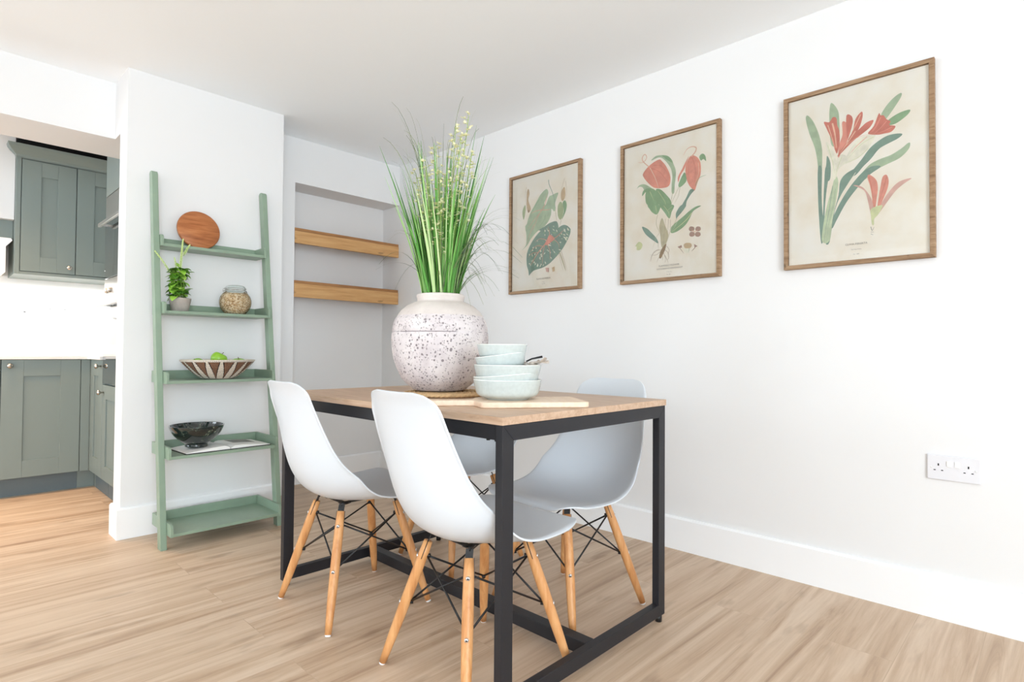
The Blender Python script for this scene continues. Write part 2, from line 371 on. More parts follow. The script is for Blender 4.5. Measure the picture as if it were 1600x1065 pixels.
# ---------------------------------------------------------------- chairs
def make_chair(label):
    t = thing('dining_chair', label, 'chair')
    prof = cr([(.246, .398), (.240, .411), (.224, .419), (.190, .417), (.12, .402), (.03, .388), (-.06, .388), (-.125, .402), (-.176, .435), (-.212, .490), (-.234, .565), (-.246, .64), (-.256, .71), (-.268, .770), (-.283, .806)], 6)
    L = [0]
    for i in range(1, len(prof)): L.append(L[-1]+math.dist(prof[i], prof[i-1]))
    tot = L[-1]
    def at(s):
        s = min(max(s, 0), tot)
        for i in range(1, len(L)):
            if L[i] >= s - 1e-9:
                k = (s-L[i-1])/max(L[i]-L[i-1], 1e-9); a, c = prof[i-1], prof[i]
                return (a[0]+(c[0]-a[0])*k, a[1]+(c[1]-a[1])*k)
        return prof[-1]
    def interp(tab, x):
        n_ = len(tab); sl_ = []
        for i in range(n_):
            a, c = tab[max(i-1, 0)], tab[min(i+1, n_-1)]; sl_.append((c[1]-a[1])/(c[0]-a[0]))
        for i in range(n_-1):
            (a, va), (c, vc) = tab[i], tab[i+1]
            if x <= c:
                hh = c-a; k = (x-a)/hh; return (2*k**3-3*k*k+1)*va+(k**3-2*k*k+k)*hh*sl_[i]+(-2*k**3+3*k*k)*vc+(k**3-k*k)*hh*sl_[i+1]
        return tab[-1][1]
    Wt = [(0, .212), (.2, .226), (.4, .230), (.6, .213), (.8, .184), (1, .160)]
    Ct = [(0, .002), (.08, .006), (.2, .020), (.34, .045), (.47, .092), (.58, .094), (.72, .062), (.88, .028), (1, .012)]
    rt, rf = .075, .105; rows = []; ns = 64; nu = 28
    ss = []
    for i in range(ns+1):
        u = i/ns; ss.append(tot*(.5-.5*cos(pi*u))*.35 + tot*u*.65)
    for s in ss:
        u = s/tot; W = interp(Wt, u); d = tot-s
        if d < rt: W = W-rt+sqrt(max(rt*rt-(rt-d)**2, 0))
        if s < rf: W = W-rf+sqrt(max(rf*rf-(rf-s)**2, 0))
        p = at(s); q0 = at(s-.01 if s > .08 else 0); q1 = at(s+.01 if s > .08 else .11)
        tx, tz = q1[0]-q0[0], q1[1]-q0[1]; l = math.hypot(tx, tz); nx, nz = tz/l*-1, tx/l*-1   # toward sitter
        nx, nz = tz/l, -tx/l
        C = interp(Ct, u); row = []
        # top edge crowned slightly
        for j in range(nu+1):
            v = -1+2*j/nu; v = sin(v*pi/2)*.55+v*.45
            y = v*W; e = abs(y)/max(interp(Wt, u), 1e-6)
            off = C*e**2.3
            if e > .93: off -= .006*((e-.93)/.07)**2
            row.append((p[0]+nx*off, y, p[1]+nz*off))
        rows.append(row)
    # make sure that the sitter side points up
    b = MB(); b.grid(rows); sh = b.build('seat_shell', M_plastic, t, solid=.0052)
    md = sh.modifiers.new('e', 'BEVEL'); md.width = .0018; md.segments = 2; md.limit_method = 'ANGLE'; md.angle_limit = math.radians(50)
    tops = {}; feet = {}
    for sx in (1, -1):
        for sy in (1, -1):
            tp = Vector((.108*sx+.004, .094*sy, .360)); ft = Vector((.192*sx, .192*sy, .006))
            tops[sx, sy] = tp; feet[sx, sy] = ft; d = tp-ft
            lg = MB(); k = 9
            lg.tube([ft+d*(i/k) for i in range(k+1)], [.0105, .0122, .0136, .0146, .0152, .0155, .0155, .0152, .0146, .0128], 16)
            lo = lg.build('leg', M_leg, t)
            MB().tube([ft-d.normalized()*.006, ft], [.0088, .0098], 12).build('glide', M_trim, lo)
            # flat steel bracket let into the head of the leg and bent under the seat
            dn = d.normalized(); out = Vector((sx, sy, 0)).normalized()
            side = Vector((-sy, sx, 0)).normalized()
            br = MB(); hz = Vector((0, 0, 1))
            path = [tp-dn*.060, tp+dn*.004, tp+Vector((-.007*sx, -.006*sy, .022)), Vector((.075*sx+.003, .07*sy, .377)), Vector((.05*sx, .055*sy, .3755))]
            wd = .0205; th = .0014; rw = []
            for i, p in enumerate(path):
                tg = (path[min(i+1, 4)]-path[max(i-1, 0)]).normalized(); nr = tg.cross(side).normalized()
                rw.append([p+out*th+side*wd*.5, p+out*th-side*wd*.5, p-out*th-side*wd*.5, p-out*th+side*wd*.5])
            # simple bar along the path instead of a ribbon, flattened in 'side'
            vs = [q for r in rw[:3] for q in r]; fs = []
            for i in range(2):
                for j in range(4): fs.append((i*4+j, i*4+(j+1) % 4, (i+1)*4+(j+1) % 4, (i+1)*4+j))
            fs.append((0, 1, 2, 3)); fs.append((8, 9, 10, 11))
            # keep only the strip visible above and through the slot
            br.add([tuple(v) for v in vs], fs)
            br.tube([path[2]-hz*.006, path[2]+hz*.002, path[3], path[4]], .0045, 8)
            br.build('bracket', M_wire, t, fix=True)
            for q in (.12, .50):
                bo = MB(); c = tp-d*q; bo.tube([c+out*.0135, c+out*.0175], [.0062, .0052], 12); bo.cur = 1; bo.tube([c+out*.0172, c+out*.0180], [.0024, .0022], 8)
                bo.build('bolt', [M_bolt, M_wire], lo)
            sl_ = MB(); e_ = out*.0006; s0 = tp+dn*.0009-dn*.052; s1 = tp+dn*.0009
            for sg in (1, -1):
                o1 = out*.0; a_ = s0+side*0
            # saw slot in the head of the leg, seen as a dark line down its two flanks
            for sg in (1, -1):
                n_ = side*sg
                w0_ = n_*.0152; w1_ = n_*.0134
                sl_.add([tuple(s0+w0_+out*.0011), tuple(s0+w0_-out*.0011), tuple(s1+w1_-out*.0014), tuple(s1+w1_+out*.0014), tuple(s0+n_*.0158+out*.0009), tuple(s0+n_*.0158-out*.0009), tuple(s1+n_*.0146-out*.0011), tuple(s1+n_*.0146+out*.0011)], [(0, 1, 2, 3), (4, 7, 6, 5), (0, 4, 5, 1), (2, 6, 7, 3), (1, 5, 6, 2), (0, 3, 7, 4)])
            sl_.build('slot', M_wire, lo)
    # wire cross-bracing: each side has an X between high and low fixings
    def fix_pt(sx, sy, q, inn=.0125):
        c = tops[sx, sy]-(tops[sx, sy]-feet[sx, sy])*q; o = Vector((sx, sy, 0)).normalized(); return c-o*inn
    pairs = [((1, 1), (1, -1)), ((1, -1), (-1, -1)), ((-1, -1), (-1, 1)), ((-1, 1), (1, 1))]
    for a, c in pairs:
        for p, q in ((a, c), (c, a)):
            A = fix_pt(*p, .12); B = fix_pt(*q, .50); MB().tube([A, B], .0030, 8).build('brace_rod', M_wire, t)
    for k in tops:
        for q in (.12, .50):
            c = fix_pt(*k, q); o = Vector((k[0], k[1], 0)).normalized(); MB().tube([c-o*.010, c+o*.002], [.0058, .0066], 10).build('rod_clamp', M_wire, t)
    fr_ = MB()
    for sy in (1, -1): fr_.box((-.090, .055*sy-.009, .3755), (.075, .055*sy+.009, .3785))
    for sx in (1, -1): fr_.box((.070*sx-.009, -.064, .372), (.070*sx+.009, .064, .3756))
    fr_.build('mounting_frame', M_wire, t)
    return t
chA = make_chair('white moulded chair at the left side of the table, nearest the green ladder shelf')
def place(o, x, y, deg, label):
    o.location = (x, y, 0); o.rotation_euler = (0, 0, math.radians(deg)); o['label'] = label; o['group'] = 'white moulded chairs around the table'
place(chA, 1.124, 1.869, -3, 'white moulded chair with wooden legs, its back toward the green ladder shelf')
place(copy_tree(chA), 1.137, 1.228, -3, 'white moulded chair nearest the viewer, in front of the table long side')
place(copy_tree(chA), 1.655, 1.300, 177, 'white moulded chair on the wall side, its back rising beside the table corner')
place(copy_tree(chA), 1.695, 1.935, 176, 'white moulded chair mostly hidden behind the table, below the vase')

# ---------------------------------------------------------------- table-top things
VX, VY = 1.345, 1.660
vase_prof = [(.0, .768), (.085, .766), (.098, .770), (.106, .779), (.122, .790), (.141, .811), (.158, .846), (.171, .882), (.1765, .918), (.1785, .953), (.1775, .975), (.1735, .980), (.1755, .984), (.1755, .992), (.171, 1.013), (.164, 1.029), (.160, 1.032), (.157, 1.040), (.145, 1.058), (.122, 1.077), (.101, 1.087), (.088, 1.092), (.085, 1.097), (.087, 1.106), (.089, 1.113), (.087, 1.118), (.081, 1.120), (.077, 1.117), (.074, 1.10), (.08, 1.085), (.13, 1.05), (.165, .96), (.12, .80), (0, .785)]
M_vase = mat('speckled_mauve_stoneware', rgb(212, 206, 206), .85, spec=.2); g = N(M_vase)
v = g.mapping((1, 1, 1)); n = g.noise(v, 9, 5, .6); base = g.ramp(n.outputs['Fac'], [(.3, rgb(192, 182, 184)), (.5, rgb(214, 206, 206)), (.7, rgb(230, 224, 222))])
def dots(scale, thr):
    w_ = g.new('ShaderNodeTexVoronoi'); w_.inputs['Scale'].default_value = scale; g.link(v, w_.inputs['Vector'])
    s_ = g.new('ShaderNodeSeparateColor'); g.link(w_.outputs['Color'], s_.inputs[0])
    rad = g.math('MULTIPLY', g.math('POWER', s_.outputs[0], 2.2), thr)
    return g.math('MULTIPLY', g.math('SUBTRACT', rad, w_.outputs['Distance']), 9, True)
pit = dots(100, .52)
pit2 = dots(190, .55)
tcv = g.new('ShaderNodeTexCoord'); sx_ = g.new('ShaderNodeSeparateXYZ'); g.link(tcv.outputs['Object'], sx_.inputs[0])
hz_ = g.ramp(sx_.outputs['Z'], [(0, (1, 1, 1, 1)), (1, (1, 1, 1, 1))])
body = g.math('LESS_THAN', sx_.outputs['Z'], .272)
body = g.math('ADD', g.math('MULTIPLY', body, .92), .06)
pm = g.math('MULTIPLY', g.math('MAXIMUM', pit, g.math('MULTIPLY', pit2, .75)), body)
crk = g.math('MULTIPLY', g.math('LESS_THAN', g.math('ABSOLUTE', g.math('SUBTRACT', sx_.outputs['Z'], .212)), .0016), g.ramp(g.noise(v, 11, 3).outputs['Fac'], [(.47, (0, 0, 0, 1)), (.53, (1, 1, 1, 1))]))
pm = g.math('MAXIMUM', pm, crk)
c = g.mix(g.math('MULTIPLY', g.math('SUBTRACT', 1, body), .55), base, rgb(208, 198, 186))
c = g.mix(g.math('MULTIPLY', pm, .8), c, rgb(116, 106, 110)); g.link(c, g.b.inputs['Base Color'])
hb = g.math('ADD', g.math('MULTIPLY', pm, -1.0), g.math('MULTIPLY', n.outputs['Fac'], .6)); g.bump(hb, .6, .004)
vs_ = MB().lathe([(r, z-.766) for r, z in vase_prof], 96).build('vase', M_vase, loc=(VX, VY, .766))
tag(vs_, 'large round speckled stoneware vase standing on the rope mat', 'vase')
# rope place mat
mx, my = 1.345, 1.615; b = MB()
for k, r in enumerate([.152, .137, .122, .107, .092, .077, .062, .047, .032, .017]):
    for ph in (0, pi):
        pts = []; n = max(24, int(r*620)); tw = max(4, round(2*pi*r/.034))
        for i in range(n+1):
            a = 2*pi*i/n; q = a*tw+ph; pts.append(((r+.0035*cos(q))*cos(a), (r+.0035*cos(q))*sin(a), .0075+.0028*sin(q)))
        b.tube(pts, .0046, 6, cap=False)
tag(b.build('placemat', M_rope, loc=(mx, my, .7502)), 'round twisted rope mat under the speckled vase', 'placemat')
# wooden paddle board
ang = math.atan2(-.60, .80); L2, W2, th = .320, .205, .016
pts = []
def arc(cx, cy, r, a0, a1, n=6):
    return [(cx+r*cos(math.radians(a0+(a1-a0)*i/n)), cy+r*sin(math.radians(a0+(a1-a0)*i/n))) for i in range(n+1)]
pts += arc(L2/2-.02, -W2/2+.02, .02, -90, 0) + arc(L2/2-.02, W2/2-.02, .02, 0, 90) + arc(-L2/2+.03, W2/2-.03, .03, 90, 160)
pts += [(-L2/2-.01, .03), (-L2/2-.035, .019)] + arc(-L2/2-.135, 0, .021, 80, 280) + [(-L2/2-.035, -.019), (-L2/2-.01, -.03)] + arc(-L2/2+.03, -W2/2+.03, .03, 200, 270)
bd = MB().prism(pts, 'z', 0, th).build('chopping_board', M_board, bevel=.003, loc=(1.282, 1.157, .7502)); bd.rotation_euler.z = ang
tag(bd, 'pale wooden paddle board with handle under the stack of bowls', 'chopping board')
# bowls
def bowl_mb(R, H, rb, t=.004):
    out = cr([(0, .002), (rb*.88, .0), (rb, .002), (R*.875, H*.24), (R*.955, H*.6), (R, H)], 6)
    inn = [(r-t if r > t else 0, z+t) for r, z in out][::-1]
    inn[0] = (R-t, H)
    b = MB(); b.lathe(out, 56); nf = len(b.f); b.cur = 1; b.lathe([(R, H), (R-.0012, H+.0016), (R-t+.001, H+.0016), (R-t, H)], 56); b.cur = 0; b.lathe(inn, 56)
    return b
BX, BY = 1.246, 1.214
bt = .7502+.016+.0006
stack = [(.104, .058, .066, 0, 0, 0, 0, 0, 'wide pale aqua bowl at the bottom of the stack, on the wooden board'),
         (.101, .044, .062, .0, .0, .0300, .085, .9, 'wide pale aqua bowl sitting tilted, second from the bottom of the stack'),
         (.103, .052, .064, .0, .0, .0505, .0, 0, 'wide pale aqua bowl in the middle of the stack, holding the napkin bundle'),
         (.078, .046, .052, -.012, .012, .0870, .125, .9, 'small pale aqua bowl tilted, directly under the topmost bowl'),
         (.077, .046, .052, -.012, .012, .1175, .0, 0, 'small pale aqua bowl on top of the stack')]
for R_, H_, rb, dx, dy, dz, tilt, ax, lab in stack:
    o = bowl_mb(R_, H_, rb).build('bowl', [M_bowl, M_bowlrim], loc=(BX+dx, BY+dy, bt+dz), fix=False)
    if tilt:   # tilt about the horizontal axis pointing along the view so that one side dips
        o.rotation_euler = Matrix.Rotation(-tilt, 4, Vector((.72, .69, 0))).to_euler()
    tag(o, lab, 'bowl', 'pale aqua bowls stacked on the board')
# napkin bundle lying in the middle bowl
M_nap = mat('taupe_linen', rgb(190, 178, 166), .9, bump=.3, bscale=400, var=.12, vscale=80)
b = MB()
for k, (a, ln, lift, wv) in enumerate([(-.78, .052, .012, .012), (-.45, .046, .018, .011), (-1.15, .044, .016, .011), (-.1, .04, .006, .012), (2.5, .045, -.004, .013), (1.9, .035, .002, .01)]):
    d = Vector((cos(a), sin(a), 0)); s_ = Vector((-d.y, d.x, 0)); rows = []
    for i in range(7):
        t_ = i/6; wdt = wv*(.35+.65*t_)
        c_ = d*ln*t_+Vector((0, 0, lift*t_+.004*sin(t_*5+k)))
        rows.append([c_+s_*wdt*u+Vector((0, 0, .004*cos(u*3+k)*t_)) for u in (-1, -.5, 0, .5, 1)])
    b.grid(rows)
b.lathe([(0, -.004), (.007, -.002), (.009, .003), (.006, .008), (0, .009)], 12)
nx_, ny_ = BX+.052, BY-.052
tag(b.build('napkin', M_nap, loc=(nx_, ny_, .8715), solid=.0015), 'taupe linen napkin bundle lying in the middle bowl', 'napkin')
b = MB(); b.tube([(-.012, .012, .004), (.0, 0, .012), (.022, -.024, .019)], [.0022, .0026, .0034], 8)
tag(b.build('spoon', M_wire, loc=(nx_, ny_, .8765)), 'black spoon handle sticking out of the napkin bundle', 'spoon')

# ---------------------------------------------------------------- tall grass in the vase
def strip_blade(b, pts, w0, fold=.35, prof=None):
    P_ = [Vector(p) for p in pts]; n = len(P_); rows = []
    d0 = (P_[-1]-P_[0]); side = Vector((-d0.y, d0.x, 0))
    if side.length < .01: side = Vector((cos(w0*9e3), sin(w0*9e3), 0))
    a = random.uniform(-1.2, 1.2); side = Matrix.Rotation(a, 3, 'Z') @ side.normalized()
    for i, p in enumerate(P_):
        t = i/(n-1); w = w0*(.75+.25*min(1, t*4))*(1-t**2.2)+.0004
        tg = (P_[min(i+1, n-1)]-P_[max(i-1, 0)]).normalized(); s_ = (side-tg*side.dot(tg)).normalized(); nr = tg.cross(s_)
        rows.append([p-s_*w, p+nr*w*fold, p+s_*w])
    b.grid(rows)
M_grass = mat('grass_blade_green', rgb(70, 140, 50), .5, spec=.3); g = N(M_grass)
geo = g.new('ShaderNodeNewGeometry'); c = g.ramp(geo.outputs['Random Per Island'], [(0, rgb(40, 92, 34)), (.3, rgb(84, 146, 58)), (.6, rgb(114, 174, 86)), (.82, rgb(158, 200, 124)), (1, rgb(214, 226, 176))])
g.link(c, g.b.inputs['Base Color']); g.b.inputs['Subsurface Weight'].default_value = 0
M_fine = mat('fine_dark_grass', rgb(96, 112, 82), .6); g = N(M_fine)
geo = g.new('ShaderNodeNewGeometry'); c = g.ramp(geo.outputs['Random Per Island'], [(0, rgb(74, 88, 70)), (.6, rgb(110, 130, 84)), (1, rgb(150, 160, 100))]); g.link(c, g.b.inputs['Base Color'])
gr = thing('ornamental_grass', 'tall bunch of green grass with yellow-white blossom in the vase', 'plant', (VX, VY, .80))
b = MB()
for i in range(390):
    a = random.uniform(0, 2*pi); r0 = .060*sqrt(random.random()); lean = random.uniform(.0, 1)
    h = random.choice([random.uniform(.28, .44), random.uniform(.38, .58)]) if i < 230 else random.uniform(.16, .36)
    out = (.015+.120*(r0/.060)**1.3*random.uniform(.5, 1.2))*(h/.42)**.9
    a2 = a+random.uniform(-.5, .5); dx, dy = cos(a2), sin(a2); droop = random.uniform(0, .04)
    pts = []
    for k in range(9):
        t = k/8; q = t**1.35
        pts.append((r0*cos(a)+dx*out*q, r0*sin(a)+dy*out*q, .255+(h+.055)*t-droop*t**4))
    strip_blade(b, pts, random.uniform(.0024, .0052) if i < 250 else random.uniform(.002, .004))
# a few signature broad blades leaning left in the picture's sense
for (ux, h, w) in ((-.165, .62, .0075), (-.12, .52, .006), (.10, .66, .006), (.075, .70, .006), (.12, .58, .006), (-.03, .64, .006), (-.09, .50, .006), (.03, .5, .007), (.085, .46, .008)):
    d = Vector((.692, -.722, 0))*ux*1.15; pts = []
    r = Vector((.692, -.722, 0))*(.042 if ux > 0 else -.045)
    for k in range(10):
        t = k/9; pts.append(tuple(r+d*t**1.35+Vector((0, 0, .255+h*t))))
    strip_blade(b, pts, w)
b.build('grass_blades', M_grass, gr)
b = MB()
for i in range(130):
    up = i < 55
    a = random.uniform(0, 2*pi) if (up or random.random() < .4) else random.gauss(-.80, .7); r0 = .058*sqrt(random.random())
    if up:
        h = random.uniform(.50, .74); out = random.uniform(.05, .20); dr = random.uniform(0, .02); ex = 1.9
    else:
        h = random.uniform(.22, .50); out = random.uniform(.10, .27); dr = random.uniform(.04, .22); ex = 1.6
    pts = []
    for k in range(13):
        t = k/12
        pts.append((r0*cos(a)+cos(a)*out*t**ex, r0*sin(a)+sin(a)*out*t**ex, .26+h*(1-(1-t)**1.5)-dr*t**3.2))
    strip_blade(b, pts, random.uniform(.0007, .0013), .2)
b.build('fine_blades', M_fine, gr)
M_bloss = mat('pale_yellow_blossom', rgb(250, 249, 214), .6); M_stalk = mat('blossom_stalk', rgb(150, 180, 90), .6); M_bc = mat('blossom_centre', rgb(176, 160, 60), .7)
def blossoms(b, base, tip, h0, h1, n, sz, spread):
    base = Vector(base); tip = Vector(tip); b.cur = 1
    mid = (base+tip)/2+Vector((random.uniform(-.01, .01), random.uniform(-.01, .01), 0))
    cp = cr([base, mid, tip], 8); b.tube(cp, [.0012]*len(cp), 5)
    for i in range(n):
        t = h0+(h1-h0)*i/(n-1); p = base+(tip-base)*t
        a = random.uniform(0, 2*pi); q = p+Vector((cos(a), sin(a), .5))*spread*random.uniform(.4, 1)*(1.15-.6*t)
        b.cur = 1; b.tube([p, q], .0006, 4); b.cur = 0
        for k in range(5):
            aa = 2*pi*k/5+random.uniform(-.3, .3); d = Vector((cos(aa), sin(aa), random.uniform(-.2, .8))).normalized(); s_ = Vector((-sin(aa), cos(aa), 0))
            L_ = sz*random.uniform(.7, 1.1); b.add([tuple(q), tuple(q+d*L_*.5+s_*L_*.42), tuple(q+d*L_), tuple(q+d*L_*.5-s_*L_*.42)], [(0, 1, 2, 3)])
        b.cur = 2; b.lathe([(0, -.0015), (.0018, 0), (0, .002)], 6, T(q))
    return b
for (ux, uy, h) in ((.105, -.09, .68), (.080, -.11, .60), (-.010, -.10, .57), (-.045, -.10, .50), (.025, -.11, .46), (-.085, -.07, .48), (.115, -.06, .56), (.06, -.10, .64), (.01, -.11, .36)):
    d = Vector((.692, -.722, 0))*ux+Vector((.722, .692, 0))*uy
    blossoms(MB(), d*.25+Vector((0, 0, .27)), d+Vector((0, 0, .27+h)), .50, 1, 26, .0135, .036).build('flower_stem', [M_bloss, M_stalk, M_bc], gr)

# ---------------------------------------------------------------- ladder shelf
ls = thing('ladder_shelf', 'sage green leaning ladder shelf with five trays against the white pier', 'shelf', (1.055, 3.08, 0))
lo_ = Vector((1.055, 3.08, 0)); sl = .143
for x0, x1 in ((.776, .802), (1.308, 1.334)):
    H_ = 1.782; y = lambda z, off: 2.927+sl*z+off-lo_.y
    poly = [(y(0, 0), 0), (y(0, .046), 0), (y(H_-.012, .045), H_-.012), (y(H_-.003, .036), H_-.002), (y(H_, .022), H_), (y(H_-.004, .008), H_-.003), (y(H_-.014, 0), H_-.014)]
    MB().prism(poly, 'x', x0-lo_.x, x1-lo_.x).build('post', M_green, ls, bevel=.0015)
trays = [(.064, 2.880, 3.172, .056), (.404, 2.930, 3.201, .056), (.748, 2.985, 3.228, .056), (1.080, 3.045, 3.238, .056), (1.408, 3.108, 3.246, .056)]
for z, y0, y1, hh in trays:
    b = MB(); X0, X1 = .8025-lo_.x, 1.3075-lo_.x; a0, a1 = y0-lo_.y, y1-lo_.y
    b.box((X0+.012, a0+.004, z), (X1-.012, a1-.012, z+.014)); b.box((X0+.012, a1-.0118, z), (X1-.012, a1, z+hh))
    r = .016
    for xa in (X0, X1-.0118):
        pl = [(a0, z), (a1, z), (a1, z+hh), (a0+r, z+hh), (a0+r*.4, z+hh-r*.25), (a0+r*.08, z+hh-r*.8), (a0, z+hh-r*1.3)]
        b.prism(pl, 'x', xa, xa+.0118)
    b.build('shelf_tray', M_green, ls, bevel=.001)
def ztop(i): return trays[i][0]+.0142
# round acacia board leaning on the top tray
b = MB(); b.lathe([(0, -.008), (.097, -.008), (.101, -.005), (.101, .005), (.097, .008), (0, .008)], 72, RX(pi/2))
rb_ = b.build('round_board', M_acacia, loc=(.995, 3.199, ztop(4)+.1008), fix=True); rb_.rotation_euler.x = -.22
tag(rb_, 'round brown wooden board leaning on the top tray of the ladder shelf', 'board')
# small potted plant
M_pot = mat('grey_concrete_pot', rgb(168, 160, 152), .9, bump=.5, bscale=120, var=.12, vscale=30)
M_herb = mat('herb_leaf', rgb(98, 168, 40), .45); g = N(M_herb)
geo = g.new('ShaderNodeNewGeometry'); c = g.ramp(geo.outputs['Random Per Island'], [(0, rgb(58, 104, 36)), (.4, rgb(112, 170, 52)), (.8, rgb(156, 206, 76)), (1, rgb(186, 222, 104))]); g.link(c, g.b.inputs['Base Color'])
PX, PY, PZ = .891, 3.118, ztop(3)
pp = thing('potted_herb', 'small bushy green herb in a grey concrete pot on the second tray', 'plant', (PX, PY, PZ))
MB().lathe([(0, 0), (.034, 0), (.0365, .003), (.0485, .058), (.049, .066), (.046, .066), (.043, .058), (0, .056)], 40).build('pot', M_pot, pp)
MB().lathe([(0, .0575), (.0425, .0575)], 24).build('soil', M_soil_shade, pp)
def leaf_mb(b, p, d, L_, W_, curl=.25):
    p = Vector(p); d = Vector(d).normalized(); s_ = d.cross(Vector((0, 0, 1)))
    s_ = s_.normalized() if s_.length > .05 else Vector((1, 0, 0)); nr = s_.cross(d); rows = []
    for i in range(7):
        t = i/6; w = W_*sin(pi*min(1, t*.93+.07))**.75*(1 if i < 6 else 0)
        c_ = p+d*L_*t-Vector((0, 0, 1))*curl*L_*t*t
        rows.append([c_-s_*w+nr*w*.3, c_, c_+s_*w+nr*w*.3])
    b.grid(rows)
b = MB(); st = MB()
for i in range(135):
    h = random.uniform(.0, .150); a = random.uniform(0, 2*pi); r = random.uniform(.002, .030)*(1-.2*h/.1)
    p = Vector((r*cos(a)-.010, r*sin(a), .066+h)); e = random.uniform(-.35, .6)
    leaf_mb(b, p, (cos(a), sin(a), e), random.uniform(.028, .044), random.uniform(.0145, .021), random.uniform(.2, .6))
for (dx, dy, h) in ((-.072, 0, .125), (.060, -.01, .135), (.015, -.03, .02), (-.04, -.02, .035), (-.005, .01, .16), (.03, 0, .03), (.045, -.01, .04), (-.05, -.01, .09)):
    leaf_mb(b, (dx*.3, dy, .07+h*.9), (dx, dy, .015), .044, .013, .1)
for i in range(9):
    a = 2*pi*i/9; st.tube([(.008*cos(a), .008*sin(a), .057), (.022*cos(a)-.006, .022*sin(a), .13), (.024*cos(a)-.010, .024*sin(a), .20)], .0016, 6)
b.build('leaves', M_herb, pp); st.build('stems', M_stalk, pp)
M_spike = mat('pale_green_flower_spike', rgb(206, 224, 150), .7)
for tip, n in (((.006, -.01, .358), 90), ((.040, -.005, .335), 34), ((-.116, -.01, .285), 46), ((-.028, 0, .265), 26)):
    base = Vector((tip[0]*.25-.005, 0, .17)) if tip[0] < .03 else Vector((.010, -.008, .275)); tp = Vector(tip); s = MB(); s.cur = 1; s.tube([base, base*.5+tp*.5+Vector((0, 0, .01)), tp], [.0018, .0014, .0007], 6); s.cur = 0
    for i in range(n):
        t = i/n; q = base+(tp-base)*(.15+.85*t)+Vector((0, 0, .02*(t-t*t))); a = i*2.4; r = .0058*(1-t*.75)
        q = q+Vector((cos(a)*r, sin(a)*r, 0)); s.lathe([(0, -.003), (.0026, 0), (0, .004)], 6, T(q))
    s.build('flower_spike', [M_spike, M_stalk], pp)
# glass jar of cereal
def jar_glass():
    m = bpy.data.materials.new('clear_jar_glass'); m.use_nodes = True; nt = m.node_tree; nt.nodes.remove(nt.nodes['Principled BSDF'])
    tr = nt.nodes.new('ShaderNodeBsdfTransparent'); tr.inputs[0].default_value = (.93, .96, .95, 1); gl = nt.nodes.new('ShaderNodeBsdfGlossy'); gl.inputs['Roughness'].default_value = .03
    lw = nt.nodes.new('ShaderNodeLayerWeight'); lw.inputs[0].default_value = .12; mx = nt.nodes.new('ShaderNodeMixShader')
    nt.links.new(lw.outputs['Fresnel'], mx.inputs[0]); nt.links.new(tr.outputs[0], mx.inputs[1]); nt.links.new(gl.outputs[0], mx.inputs[2]); nt.links.new(mx.outputs[0], nt.nodes['Material Output'].inputs[0])
    return m
M_glass = jar_glass()
M_seed = mat('cereal_flakes', rgb(206, 172, 132), .8); g = N(M_seed)
vr = g.new('ShaderNodeTexVoronoi'); vr.inputs['Scale'].default_value = 190; g.link(g.mapping((1, 1, 1)), vr.inputs['Vector'])
sc_ = g.new('ShaderNodeSeparateColor'); g.link(vr.outputs['Color'], sc_.inputs[0])
c = g.ramp(sc_.outputs[0], [(0, rgb(150, 110, 74)), (.3, rgb(206, 168, 124)), (.7, rgb(228, 200, 164)), (1, rgb(240, 220, 192))]); g.link(c, g.b.inputs['Base Color']); g.bump(vr.outputs['Distance'], 1.0, .004)
jr = thing('storage_jar', 'round glass clip-top jar full of grain on the second tray', 'jar', (1.152, 3.118, ztop(3)))
jo = cr([(.0, .001), (.040, 0), (.052, .006), (.070, .032), (.077, .062), (.071, .092), (.055, .114), (.047, .120), (.047, .128)], 5)
ji = [(max(r-.0028, 0), z+.0028 if z < .1 else z) for r, z in jo][::-1]
MB().lathe(jo, 48).build('glass_body', M_glass, jr)
cer = MB().lathe(cr([(0, .002), (.039, .0015), (.051, .007), (.0690, .0325), (.0760, .062), (.0698, .090), (.056, .108), (0, .112)], 4), 48).build('grain', M_seed, jr); cer['kind'] = 'stuff'
MB().lathe([(0, .150), (.038, .150), (.047, .145), (.050, .136), (.050, .131)], 48).build('lid', M_glass, jr)
w = MB()
for zz in (.1255, .134):
    w.tube([(.0515*cos(2*pi*i/32), .0515*sin(2*pi*i/32), zz) for i in range(33)], .0014, 6, cap=False)
w.tube([(-.052, 0, .134), (-.062, 0, .130), (-.062, 0, .115), (-.052, 0, .122)], .0014, 6); w.tube([(.052, 0, .126), (.058, -.01, .112), (.055, 0, .126)], .0014, 6)
w.build('wire_clip', M_chrome, jr)
# woven basket
M_bask = mat('woven_basket', rgb(230, 222, 206), .9); g = N(M_bask)
tcb = g.new('ShaderNodeTexCoord'); sp_ = g.new('ShaderNodeSeparateXYZ'); g.link(tcb.outputs['Object'], sp_.inputs[0])
an = g.math('ARCTAN2', sp_.outputs['Y'], sp_.outputs['X'])
zt = g.math('DIVIDE', sp_.outputs['Z'], .094)
fr = g.math('FRACT', g.math('ADD', g.math('MULTIPLY', an, 16/(2*pi)), 8.1))
dv = g.math('ABSOLUTE', g.math('SUBTRACT', fr, .5))                     # 0 centre of petal, .5 between
jit = g.noise(g.mapping((1, 1, 1)), 90, 1)
wd = g.math('ADD', g.math('ADD', .42, g.math('MULTIPLY', zt, -.40)), g.math('MULTIPLY', jit.outputs['Fac'], .06))
white = g.math('LESS_THAN', dv, wd)
rimm = g.math('GREATER_THAN', zt, .93); botm = g.math('LESS_THAN', zt, .06)
white = g.math('MAXIMUM', g.math('MAXIMUM', white, rimm), botm)
